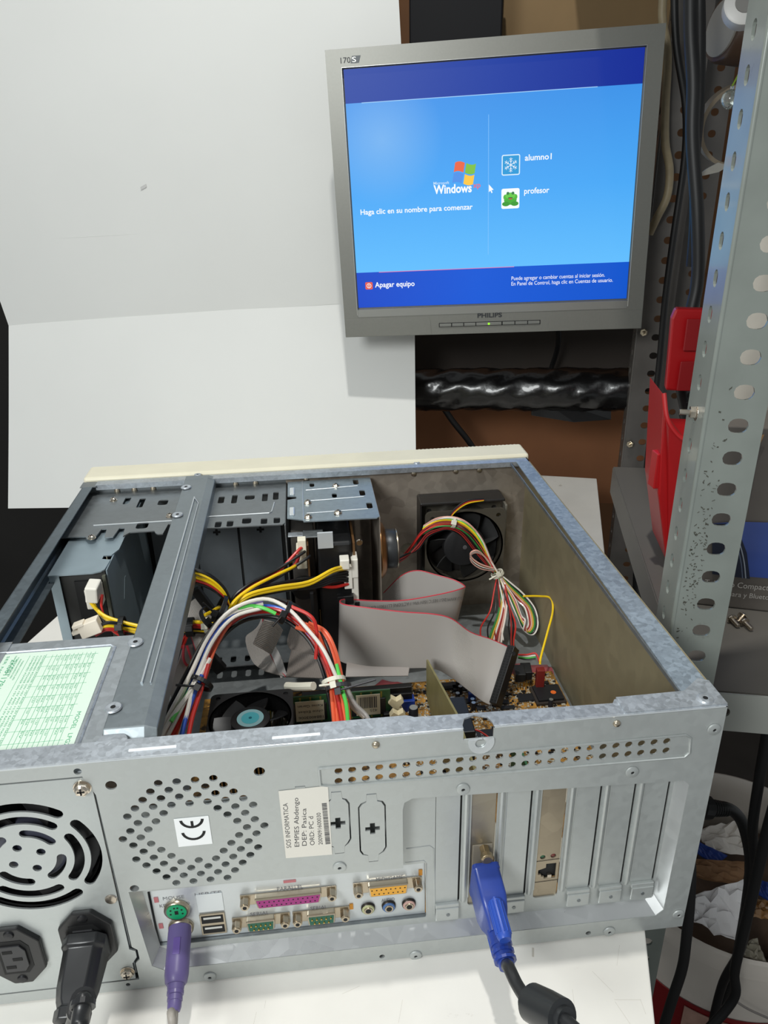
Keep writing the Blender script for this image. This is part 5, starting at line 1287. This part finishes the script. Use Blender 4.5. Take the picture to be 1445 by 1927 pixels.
disc(24.2, -14.2, 7.6, 5.6, (60, 170, 40), 1.16); disc(19, -18.6, 4.6, 2.6, (44, 150, 34), 1.15); disc(29.4, -18.6, 4.6, 2.6, (44, 150, 34), 1.15); disc(24.2, -9.6, 6, 3.6, (96, 200, 60), 1.12)
disc(18.2, -11, 2.4, 3, (70, 180, 45), 1.13); disc(30.2, -11, 2.4, 3, (70, 180, 45), 1.13); disc(21.2, -6.8, 1.7, 1.7, (40, 120, 60), 1.08); disc(27.2, -6.8, 1.7, 1.7, (40, 120, 60), 1.08); disc(24.2, -12, 3, .9, (30, 110, 30), 1.06); disc(24.2, -13, 2.2, .6, (200, 70, 50), 1.04)
mplate('mouse_pointer', [(-1.5, 4.2), (-1.5, -4.4), (.4, -2.7), (1.6, -5.6), (2.9, -5), (1.7, -2.2), (4.2, -2)], [], 1.1, .05, WE, so_)

# ------------------------------------------------------------------ white board backdrop
bb_ = thing('backdrop_board', 'large creased white cardboard backdrop standing behind the case and monitor', 'cardboard', (80, 760, 0))
M_BD = mat('white_card', (221, 222, 219), .6, 0, .015, 6, dirt=((205, 205, 200), 4, .72))
FL, FR_ = at(19, 613, y=872), at(780, 561, y=800)
BLc, BRc = at(18, 957, y=760), V((360, 668, 6))
BLc = at(18, 957, y=765)
rows = []
for j in range(9):
    t = j/8; row = []
    for i in range(17):
        s_ = i/16; p = FL.lerp(FR_, s_).lerp(BLc.lerp(BRc, s_), t)
        row.append(p+V((0, 1, .3))*(2.2*math.sin(t*3.1)*math.sin(s_*7+1)))
    rows.append(row)
MB().grid(rows, 4).build('lower_panel', M_BD, bb_, smooth=True)
upv = (V((-0.055, -.01, 1))).normalized()
rows = []
for j in range(13):
    t = j/12; row = []
    for i in range(17):
        s_ = i/16; row.append(FL.lerp(FR_, s_)+upv*(t*640)+Y*(1.5*math.sin(s_*5+t*2))+V((-46*t*(1-s_), 0, 0)))
    rows.append(row)
MB().grid(rows, 4).build('upper_panel', M_BD, bb_, smooth=True)
mm = MB()
uvd = (FR_-FL).normalized()
for (a, b) in (((0, 455), (600, 415)), ((300, 92), (750, 60)), ((20, 873), (300, 876))):
    pass
nU = uvd.cross(upv).normalized()
def onU(px, py, off=-3):
    r = ray(px, py); t = (FL+Y*off-CAM).dot(nU)/r.dot(nU); return CAM+r*t
mm.tube([onU(0, 455), onU(300, 438), onU(612, 412)], .5, 6, 1).tube([onU(300, 96), onU(560, 76), onU(750, 58)], .7, 6, 1)
mm.build('crease', mat('crease_grey', (214, 215, 212), .6), bb_, smooth=True)
sc2 = MB(); p = onU(270, 352, -5); sc2.obox(p, uvd+upv*.4, upv, nU, 9, 4, .3); sc2.build('torn_spot', mat('torn_grey', (196, 196, 194), .8), bb_, label='small torn spot')

# ------------------------------------------------------------------ shelving rack on the right
ur, vr = yaw(15)
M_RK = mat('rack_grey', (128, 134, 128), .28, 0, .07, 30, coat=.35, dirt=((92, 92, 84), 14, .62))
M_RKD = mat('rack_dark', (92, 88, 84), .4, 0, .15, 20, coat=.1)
def post(name, label, c, z0, z1, fw_, sw, m, pitch, hole, group=None, th=1.8, shole=None, u=ur, v=vr, off=0, sv=None):
    c = V(c); root = thing(name, label, 'rack post', (c.x, c.y, z0), group)
    perforated('front_flange', z0, z1, fw_, pitch, fw_*.57, hole[0], hole[1], off, th, Matrix.Translation(c) @ frame((0, 0, 0), u, Z), m, root)
    hs_ = shole or hole
    perforated('side_flange', z0, z1, sw, pitch, sw*.55, hs_[0], hs_[1], off, th, Matrix.Translation(c) @ frame((0, 0, 0), sv or v, Z), m, root)
    MB().tube([c+V((.3, .3, z0)), c+V((.3, .3, z1))], th*.9, 10, 1).build('folded_corner', m, root, smooth=True)
    return root
pc_ = V((448, 100, 0))
fp = post('rack_post', 'light grey perforated steel post nearest on the right, scuffed along its corner', pc_, -700, 760, 32.5, 36, M_RK, 20.2, (11.4, 9), off=17, shole=(7, 10), sv=yaw(12.3)[1])
# scuffs follow the front flange
sc3 = MB(); random.seed(9)
for i in range(150):
    z = random.gauss(215, 42); a = random.uniform(3, 12)+max(0, (z-200)*.02)
    p = pc_+ur*a-vr*1.0+Z*z; sc3.obox(p, ur+Z*random.uniform(-1, 1), Z, vr, random.uniform(.4, 2), random.uniform(.3, 1.1), .12)
sc3.build('scuff', mat('scuff_dark', (74, 74, 66), .8), fp, label='dark scuff marks')
bz_ = at(1303, 776, y=118)
bl = MB(); bl.lathe(V((bz_.x+2, bz_.y, bz_.z)), -ur, [(5.5, -1), (5.5, 0)], 20).hexa(V((bz_.x+2, bz_.y, bz_.z)), -ur, 4, 3.4).cyl(V((bz_.x+2, bz_.y, bz_.z)), -ur, 1.7, 9.5, 12)
bl.build('bolt', NI2, fp, bev=.2)
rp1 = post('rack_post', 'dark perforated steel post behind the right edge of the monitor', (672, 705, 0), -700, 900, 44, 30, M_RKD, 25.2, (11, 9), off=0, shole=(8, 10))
for px, py in ((1213, 625), (1187, 835), (1172, 925)):
    p = at(px, py, y=698); MB().hexa(p, -vr-ur*.6, 5, 4).cyl(p, -vr-ur*.6, 2, 9, 10).build('bolt', NI, rp1, bev=.2)
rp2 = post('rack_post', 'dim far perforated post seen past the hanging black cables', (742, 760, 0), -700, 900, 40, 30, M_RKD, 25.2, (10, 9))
# lower shelf on the right
sh1 = thing('rack_shelf', 'grey steel shelf on the right carrying the phone box and loose screws', 'shelf', (700, 300, 70))
s0 = V((470, 107, 98.5)); 
MB().obox(s0+ur*300+vr*219, ur, vr, Z, 600, 440, 2).build('shelf_top', mat('shelf_grey', (98, 94, 88), .5, 0, .06, 8), sh1)
s1 = V((487, 98.5, 84))
plate('shelf_lip', [(0, -16), (590, -16), (590, 15.5), (0, 15.5)], [oval(6+50*i, 0, 12, 8) for i in range(11)], 1.8, Matrix.Translation(s1) @ frame((0, 0, 0), ur, Z), mat('shelf_lip', (150, 152, 146), .4, 0, .05, 10), sh1, bev=.5)
MB().obox(s0+vr*219-Z*16, vr, Z, ur, 438, 32, 2).build('shelf_side', mat('shelf_grey', (118, 116, 110), .45), sh1)
sh2_ = thing('rack_shelf', 'unseen grey steel rack shelf overhead, placed to shade the right side', 'shelf', (640, 500, 690))  # out of view, placed for the shade it casts on the right
MB().obox(V((420, 236, 712))+ur*420+vr*420, ur, vr, Z, 840, 840, 2).build('shelf_top', mat('shelf_grey', (118, 116, 110), .45), sh2_)  # top of the unseen overhead shelf, placed for its shade
MB().obox(V((420, 236, 700))+ur*420, ur, Z, vr, 840, 24, 2).build('shelf_lip', mat('shelf_lip', (150, 152, 146), .4), sh2_)  # lip of the unseen overhead shelf, placed for its shade

# phone box on the lower shelf
q0 = at(1369, 1144, z=100); q1 = at(1445, 1152, z=100)
ub, vb_ = (q1-q0).normalized(), None; vb_ = V((-ub.y, ub.x, 0))
q0 = q0-ub*34
pb = thing('phone_box', 'tall grey printed phone box with a blue picture standing on the right shelf', 'box', q0+ub*80+vb_*20)
M_BX = mat('box_grey', (98, 92, 86), .5, 0, .03, 20)
MB().obox(q0+ub*85+vb_*26+Z*78, ub, Z, vb_, 170, 156, 50).build('carton', M_BX, pb, bev=1)
bl_ = V((0, 0, 0))
def bpt(a, z): return q0+ub*a+Z*z-vb_*0
def onb(px, py, d=.6):
    r = ray(px, py); t = ((q0+vb_*(1-d))-CAM).dot(vb_)/r.dot(vb_); return CAM+r*t
def bpoly(name, pxs, m, d=1.4, th=.3): return MB().prism([onb(px, py, d) for px, py in pxs], -vb_*th).build(name, m, pb)
bpoly('blue_picture', [(1392, 982), (1470, 984), (1470, 1090), (1372, 1082), (1340, 1070), (1340, 985)], mat('box_blue', (52, 76, 148), .35, 0, .1, 15, coat=.3))
bpoly('dark_arc', [(1340, 985), (1372, 985), (1390, 1000), (1405, 1040), (1411, 1089), (1340, 1080)], mat('box_navy', (20, 28, 48), .4), 1.8)
for k, (a, col) in enumerate(((0, (150, 158, 170)), (6, (90, 100, 120)))):
    P = [(1380-a, 1000), (1392-a, 1025), (1400-a, 1058), (1403-a, 1088)]
    MB().tube([onb(px, py, 2.2) for px, py in P], .5, 6, 5).build('arc_line', mat('arcl%d' % k, col, .4), pb)
bpoly('card_flap', [(1438, 818), (1423, 850), (1412, 915), (1400, 940), (1418, 880), (1425, 818)], mat('kraft', (168, 128, 84), .7), 1.6)
bt_ = mat('box_print', (176, 172, 166), .5)
a = onb(1340, 1100, 1.8); b = onb(1470, 1112, 1.8)
text('Teléfono Compacto', onb(1325, 1100, 1.9), b-a, Z, bt_, pb, width=52, height=5.2, th=.1)
text('con Cámara y Bluetooth', onb(1325, 1117, 1.9), b-a, Z, bt_, pb, width=57, height=4.6, th=.1)
# white sheets and a folder behind the box
pp_ = MB(); pp_.obox(q0+ub*108+vb_*67+Z*160, ub, Z, vb_, 180, 322, 8); 
tag(pp_.build('paper_stack', mat('paper_dim', (196, 190, 178), .7, 0, .1, 30), None, bev=1), 'stack of whitish papers standing behind the phone box', 'paper')
tag(MB().obox(q0+ub*150+vb_*56.5+Z*160, ub, Z, vb_, 120, 90, 8).build('blue_folder', mat('folder_blue', (30, 52, 130), .5), None, bev=1), 'dark blue folder rising above the phone box', 'folder')

# three loose screws on the shelf
def loose(px, py, ax, label):
    p = at(px, py, z=103.2); a = V(ax).normalized()
    r_ = MB().cyl(p, a, 1.9, 8, 12, 1.6).lathe(p, -a, [(3.9, 0), (3.9, 1), (3, 2.4), (1, 2.8)], 18).build('loose_screw', NI2, None, label, bev=.15, cat='screw', group='loose screws on the right shelf')
    t_ = MB()
    for i in range(6): t_.lathe(p+a*(1.2+i*1.1), a, [(2.1, 0), (2.1, .35)], 12)
    t_.build('thread', NI2, r_)
loose(1378, 1166, (.1, -.95, -.15), 'loose screw lying alone, leftmost of the three on the shelf')
loose(1396, 1161, (-.8, -.6, -.2), 'loose screw furthest back of the three on the shelf')
loose(1402, 1172, (.15, -.95, -.15), 'loose screw nearest the camera of the touching pair on the shelf')

# red tool case
rb = thing('red_bin', 'bright red plastic bin standing upright behind the grey rack post', 'bin', (535, 290, 100))
M_RED = mat('red_plastic', (172, 22, 26), .4, 0, .05, 10)
def RB(px, py, y): return at(px, py, y=y)
fr_ = [RB(1252, 1057, 285), RB(1232, 930, 285), RB(1243, 860, 285), RB(1247, 745, 285), RB(1262, 727, 285), RB(1340, 735, 285), RB(1330, 1050, 285)]
MB().prism([RB(1253, 1056, 270), RB(1238, 930, 270), RB(1250, 742, 270), RB(1262, 800, 262), RB(1290, 828, 258), RB(1345, 830, 258), RB(1335, 1057, 262)], (14, 60, 0)).build('bin_body', M_RED, rb, bev=2)
MB().tube([RB(1249, 740, 270), RB(1256, 790, 262), RB(1278, 822, 257), RB(1300, 828, 254)], 2, 8, 5).build('rim', M_RED, rb, smooth=True)
MB().box(RB(1238, 900, 272).x-3, RB(1238, 900, 272).x+4, 272, 284, RB(1238, 920, 272).z, RB(1238, 855, 272).z).build('hinge', M_RED, rb, bev=.8)
lid = MB().prism([RB(1252, 735, 335), RB(1264, 600, 335), RB(1272, 581, 335), RB(1350, 583, 335), RB(1350, 740, 335)], (4, 12, 0)).build('bin_lid', M_RED, rb, bev=2)
MB().prism([RB(1284, 660, 332), RB(1292, 600, 332), RB(1345, 600, 332), RB(1345, 660, 332)], (0, -1.5, 0)).prism([RB(1272, 735, 332), RB(1280, 680, 332), RB(1345, 678, 332), RB(1345, 735, 332)], (0, -1.5, 0)).build('lid_recess', mat('red_dark', (140, 20, 24), .5), rb, bev=.8)

# ------------------------------------------------------------------ film roll and things behind the monitor
a = at(1188, 733, y=745); b = at(700, 733, y=870)
fl = thing('film_roll', 'roll of shiny black plastic film hanging below the monitor', 'film roll', (a+b)/2-Z*32)
ax = (b-a); L = ax.length; ax.normalize(); random.seed(4)
rows = []; u_ = ax.orthogonal().normalized(); v_ = ax.cross(u_)
for i in range(61):
    t = i/60; row = []
    for j in range(41):
        th_ = 2*math.pi*j/40
        rr = 31+random.uniform(-.7, .7)+.8*math.sin(t*23+3*math.sin(th_*2))*math.sin(th_+t*3)+.9*math.sin(t*61+th_*5)+1.4*abs(math.sin(t*17+th_*3))*(1 if t > .15 else .3)
        row.append(a+ax*(t*L+4)+(u_*math.cos(th_)+v_*math.sin(th_))*rr)
    rows.append(row)
MB().grid(rows).build('film', mat('black_film', (11, 10, 11), .3, 0, bump=1.0, scale=40, coat=.3), fl, smooth=True)
MB().lathe(a-ax*3, ax, [(32, 0), (32.5, 5), (33, 8)], 40).build('roll_core', mat('core_card', (186, 174, 152), .7), fl, smooth=True)
MB().lathe(a-ax*3.2, ax, [(20, 0), (20, .3)], 30).build('core_hole', DARK, fl)
MB().cyl(a-ax*34, ax, 3, 34, 12).build('rod', mat('rod_dark', (70, 64, 58), .4, .6), fl, smooth=True)
MB().prism([at(1150, 790, y=752), at(1080, 795, y=760), at(1000, 782, y=775), at(1000, 740, y=778), at(1150, 740, y=755)], (0, 3, 0)).build('film_tail', mat('black_film', (14, 14, 16)), fl, bev=.8)

p = at(1000, 650, y=900)
tag(MB().obox(at(980, 660, y=880)+vr*20, ur, Z, vr, 430, 74, 30).build('dark_board', mat('dark_board', (52, 44, 38), .7, 0, .1, 10), None, bev=1), 'dark narrow board running behind the monitor above the film roll', 'board')
tag(MB().obox(at(860, 30, y=840), ur, Z, vr, 118, 78, 60).build('black_box', mat('black_box', (9, 9, 13), .6, spec=.2), None, bev=2), 'black box behind the top edge of the monitor beside the backdrop', 'box')
tag(MB().obox(at(1020, 850, y=960)+Z*6, V((1, -.25, 0)), V((0, .35, 1)), V((.24, .9, -.3)), 520, 190, 4).build('cardboard_sheet', mat('kraft_brown', (132, 84, 50), .8, 0, .15, 6), None), 'brown cardboard sheet leaning behind the case below the film roll', 'cardboard')
tag(MB().obox(at(1100, 40, y=860), ur, Z, vr, 260, 150, 5).build('cardboard_sheet', mat('kraft_tan', (128, 104, 70), .8, 0, .1, 6), None), 'tan cardboard piece above the right corner of the monitor', 'cardboard')

# ------------------------------------------------------------------ hanging things at the upper right
def ring(name, c, axis, r0, r1, wd, m, label, cat='tape roll'):
    c = V(c); root = MB().lathe(c, axis, [(r0, 0), (r1, 0), (r1, wd), (r0, wd), (r0, 0)], 48, cap=False).build(name, m, None, label, smooth=True, cat=cat)
    return root
c = at(1392, 238, y=520)
t1 = ring('tape_roll', c, V((.25, 1, .1)), 35, 39, 20, mat('tape_tan', (140, 126, 106), .5), 'thin tan tape ring hanging with a white scrap')
MB().prism([at(1330, 318, y=520), at(1352, 306, y=520), at(1372, 312, y=522), at(1352, 324, y=522), at(1308, 334, y=515)], (0, 2, 0)).build('tape_end', mat('tape_white', (190, 186, 176), .6), t1)
g = at(1374, 187, y=470)
gb = MB().lathe(g, Z, [(.5, -8.4), (4.5, -7.2), (7.4, -4), (8.4, 0), (7.4, 4), (4.5, 7.2), (1.5, 8.4), (1.5, 11)], 28).build('glass_bulb', mat('glass', (230, 240, 235), .03, 0, trans=.9, coat=1), None, 'small clear glass bulb hanging inside the tape ring', smooth=True, cat='bulb')
MB().tube([g+Z*11, g+V((6, 2, 22)), g+V((14, 4, 40))], .8, 8, 4).build('green_wire', mat('lime_wire', (120, 150, 40), .4), gb, smooth=True)
c = at(1395, 52, y=560)
t2 = MB().lathe(c+V((-20, 0, 0)), V((1, .1, -.1)), [(0.5, 0), (30, 0), (32, 3), (32, 60), (30, 62)], 40).build('brown_roll', mat('tape_brown', (72, 54, 42), .35, coat=.3), None, 'dark brown parcel tape roll hanging top right', smooth=True, cat='tape roll')
MB().lathe(c+V((-22, 0, 0)), V((1, .1, -.1)), [(20, 0), (26, 0), (26, 2.4), (20, 2.4)], 36).build('roll_core', mat('core_grey2', (140, 136, 128), .7), t2)
c = at(1397, 20, y=380)
wc = MB().lathe(c, V((-.35, -.9, .25)), [(.5, 0), (15, 0), (16, 2), (16, 14), (14, 15)], 36).build('white_spool', mat('spool_white', (196, 194, 190), .4), None, 'white round spool beside the top of the near rack post', smooth=True, cat='spool')
MB().lathe(c, V((-.35, -.9, .25)), [(6, 15), (8, 15), (8, 16), (6, 16)], 24).build('spool_hub', mat('spool_grey', (120, 118, 114), .5), wc)

# ------------------------------------------------------------------ hanging cables right
CB = mat('hang_black', (14, 14, 15), .5)
def hang(name, label, pts, r, m=CB, group=None):
    return MB().tube([at(px, py, y=y) for px, py, y in pts], r, 12, 6).build(name, m, None, label, smooth=True, cat='cable', group=group)
k1 = hang('hanging_cable', 'thick black cable hanging down into the red bin', [(1300, -60, 420), (1300, 60, 420), (1305, 160, 415), (1303, 260, 410), (1312, 400, 400), (1313, 520, 395), (1300, 590, 392), (1285, 660, 390), (1282, 720, 388), (1292, 775, 385)], 6)
p = at(1288, 740, y=388); q_ = at(1300, 800, y=384)
MB().lathe(p, q_-p, [(7, 0), (7, 3), (6.4, 4), (7.4, 8), (6.4, 9), (7.4, 13), (6.4, 14), (9, 18), (9.5, 40)], 16).build('plug_body', CB, k1, smooth=True)
k2 = hang('hanging_cable', 'thin black cable running down along the dark rack post', [(1268, -60, 640), (1272, 80, 640), (1290, 200, 640), (1288, 300, 645), (1268, 440, 650), (1252, 560, 655), (1240, 690, 660), (1226, 800, 662), (1214, 900, 664), (1200, 1000, 664), (1195, 1120, 664)], 4.2)
k3 = hang('hanging_cable', 'thick dark cable at the top hanging behind the thinner one', [(1315, -60, 500), (1318, 60, 500), (1316, 200, 500), (1308, 300, 502), (1306, 420, 505), (1300, 500, 510)], 5)
k4 = hang('beige_cable', 'dirty beige cable passing behind the right edge of the monitor', [(1252, -60, 690), (1246, 30, 690), (1256, 100, 688), (1252, 200, 682), (1252, 270, 680), (1260, 320, 680), (1255, 370, 680), (1236, 410, 684), (1222, 440, 690)], 5, mat('cord_beige', (150, 136, 108), .5, 0, .12, 60))
k5 = hang('hanging_cable', 'black cable hanging down behind the film roll under the monitor', [(1050, 600, 800), (1050, 650, 820), (1035, 700, 840)], 4)
k6 = hang('hanging_cable', 'black cable lying across the brown card below the film roll', [(820, 745, 880), (850, 790, 880), (885, 835, 880), (910, 880, 880)], 5)

# ------------------------------------------------------------------ waste bucket below
bk = thing('waste_bucket', 'large white plastic bucket full of paper and cardboard scraps, lower right', 'bucket', (678, 292, -620))
M_BK = mat('bucket_white', (212, 204, 194), .45, 0, .06, 12, dirt=((120, 100, 80), 26, .66))
bc = V((678, 292, -620))
MB().lathe(bc, Z, [(112, 0), (124, 180), (132, 290), (135, 292), (135, 300), (138, 302), (138, 318), (134, 320), (132, 318), (131, 300), (120, 180), (108, 8), (1, 8)], 72, cap=False).build('bucket_wall', M_BK, bk, smooth=True)
MB().lathe(bc, Z, [(127.5, 215), (128.5, 215), (121.5, 90), (120.5, 90)], 72, cap=False).build('red_band', mat('band_red', (120, 22, 26), .4), bk, smooth=True)
vdn = (CAM-bc); vdn.z = 0; vdn.normalize(); 
mm = MB()
for i in range(10):
    t = (i-4.5)/9*.7
    pass
def cyl_rows(a0, a1, r, z0, z1):
    return [[bc+V((math.cos(a)*rr, math.sin(a)*rr, z)) for a in [sm(a0, a1, i/10) for i in range(11)]] for rr, z in ((r[0], z0), (r[1], z1))]
am = math.atan2(vdn.y, vdn.x)
MB().grid(cyl_rows(am-.1, am+.42, (128.8, 123.5), 208, 100), 1).build('printed_label', mat('label_pink', (176, 140, 126), .5, 0, .2, 40), bk)
for i, ch in enumerate('cexs'):
    a_ = am-.05+.13*i; n_ = V((math.cos(a_), math.sin(a_), 0)); text(ch, bc+n_*130.6+Z*176, V((-n_.y, n_.x, 0)), Z, mat('label_dark', (90, 40, 34), .6), bk, width=13, height=14, th=.4)
# crumpled contents
def crumple(name, c, r, m, label, cat='paper', sq=.5, seed=1, group=None):
    random.seed(seed); bm = bmesh.new(); bmesh.ops.create_icosphere(bm, subdivisions=3, radius=1)
    dirs = [V((random.gauss(0, 1), random.gauss(0, 1), random.gauss(0, 1))).normalized() for _ in range(16)]; hs_ = [random.uniform(.62, .95) for _ in dirs]
    for v in bm.verts:
        k_ = min([h_/max(v.co.dot(d_), .05) for d_, h_ in zip(dirs, hs_)]+[1.15]); v.co = v.co*k_
        v.co = V((v.co.x*r, v.co.y*r*.8, v.co.z*r*sq))+V(c)
    o = MB(); o.bm.free(); o.bm = bm
    return o.build(name, m, None, label, cat=cat, group=group)
def sheet(name, pxs, z, m, label, cat, th=1.2, dz=(0, 0, 0, 0), fold=8, seed=2):
    random.seed(seed); A, B, C2, D2 = [at(px, py, z=z+d) for (px, py), d in zip(pxs, dz)]
    rows = []
    for i in range(9):
        rows.append([A.lerp(B, i/8).lerp(D2.lerp(C2, i/8), j/8)+Z*random.uniform(-fold, fold)*(.5 if i in (0, 8) or j in (0, 8) else 1) for j in range(9)])
    return MB().grid(rows, th).build(name, m, None, label, cat=cat)
PAP = mat('paper_white', (226, 220, 212), .6, 0, .05, 20); PAP2 = mat('paper_grey', (232, 230, 230), .6, 0, .05, 20)
KR = mat('kraft2', (140, 104, 72), .75, 0, .2, 15)
zr = -322
crumple('brown_scrap', (690, 300, -370), 112, mat('scrap_dark', (84, 66, 52), .8, 0, .35, 20), 'heap of dark brown cardboard scraps filling the bucket', 'cardboard', .35, 3)
sheet('crumpled_paper', [(1312, 1560), (1400, 1545), (1420, 1610), (1330, 1600)], -318, PAP, 'crumpled white paper lying furthest back in the bucket', 'paper', dz=(10, 20, 0, 0), fold=7, seed=4)
sheet('crumpled_paper', [(1300, 1690), (1400, 1650), (1392, 1780), (1296, 1730)], -296, PAP2, 'large crumpled white paper sheet lying across the front of the bucket', 'paper', dz=(10, 25, -20, 0), fold=9, seed=6)
sheet('cardboard_scrap', [(1305, 1615), (1400, 1625), (1395, 1668), (1300, 1650)], -304, KR, 'torn brown cardboard strip between the two crumpled papers', 'cardboard', 3, dz=(8, 8, 0, 0), fold=3, seed=7)
sheet('blue_card', [(1312, 1585), (1368, 1612), (1345, 1630), (1308, 1604)], -302, mat('card_blue', (26, 60, 140), .5), 'blue edged card piece lying left in the bucket', 'cardboard', 2, fold=1)
sheet('blue_card', [(1425, 1655), (1460, 1670), (1460, 1705), (1420, 1680)], -300, mat('card_blue', (26, 60, 140), .5), 'blue card piece at the right edge of the photo in the bucket', 'cardboard', 2, fold=1)
sheet('cardboard_scrap', [(1405, 1690), (1450, 1700), (1450, 1730), (1405, 1725)], -304, mat('kraft_tape', (150, 110, 64), .35, 0, .2, 15, coat=.4), 'shiny taped cardboard scrap at the right of the bucket', 'cardboard', 3, fold=3, seed=9)
sheet('plastic_scrap', [(1395, 1775), (1425, 1765), (1440, 1812), (1400, 1800)], -310, mat('plastic_dim', (150, 144, 128), .4), 'translucent plastic scrap near the front rim of the bucket', 'plastic', 1.5, fold=4, seed=10)
# cables hanging in front of the bucket
hang('floor_cable', 'black cable coming round the case corner with a ribbed end', [(1300, 1516, 150), (1338, 1518, 150), (1372, 1522, 150), (1395, 1545, 152), (1408, 1590, 155), (1412, 1640, 160), (1405, 1700, 165), (1395, 1760, 170), (1380, 1830, 175), (1345, 1920, 180), (1330, 1980, 180)], 5)
p, q_ = at(1335, 1520, y=149), at(1368, 1523, y=150)
r_ = MB()
for i in range(7): r_.lathe(p.lerp(q_, i/7), q_-p, [(7.6-i*.25, 0), (7.6-i*.25, 1.8)], 14)
r_.lathe(p-(q_-p)*.5, q_-p, [(10, 0), (10, 8)], 14)
tag(r_.build('ribbed_plug', CB, None), 'black ribbed plug end sticking out behind the case corner', 'plug')
hang('floor_cable', 'long black cable running from the right edge down past the bucket', [(1450, 1330, 110), (1440, 1400, 115), (1428, 1470, 120), (1416, 1560, 130), (1420, 1640, 138), (1408, 1720, 145), (1392, 1790, 150), (1360, 1850, 155), (1340, 1930, 158), (1335, 1990, 158)], 4.2)
hang('floor_cable', 'black cable at the right edge joining the bunch in front of the bucket', [(1462, 1500, 105), (1445, 1560, 110), (1430, 1620, 116), (1412, 1700, 124), (1395, 1770, 130), (1382, 1830, 134), (1384, 1868, 134), (1366, 1900, 134), (1330, 1940, 134)], 4.6)
hang('floor_cable', 'black cable hanging close beside the corner of the case', [(1280, 1540, 75), (1298, 1620, 64), (1298, 1690, 60), (1292, 1760, 60), (1284, 1820, 60), (1265, 1880, 60), (1240, 1960, 60)], 4)
hang('grey_wire', 'thin grey wire crossing the red band of the bucket', [(1384, 1884, 150), (1410, 1900, 150), (1450, 1918, 150)], 1.2, mat('wire_dim', (130, 124, 120), .5))
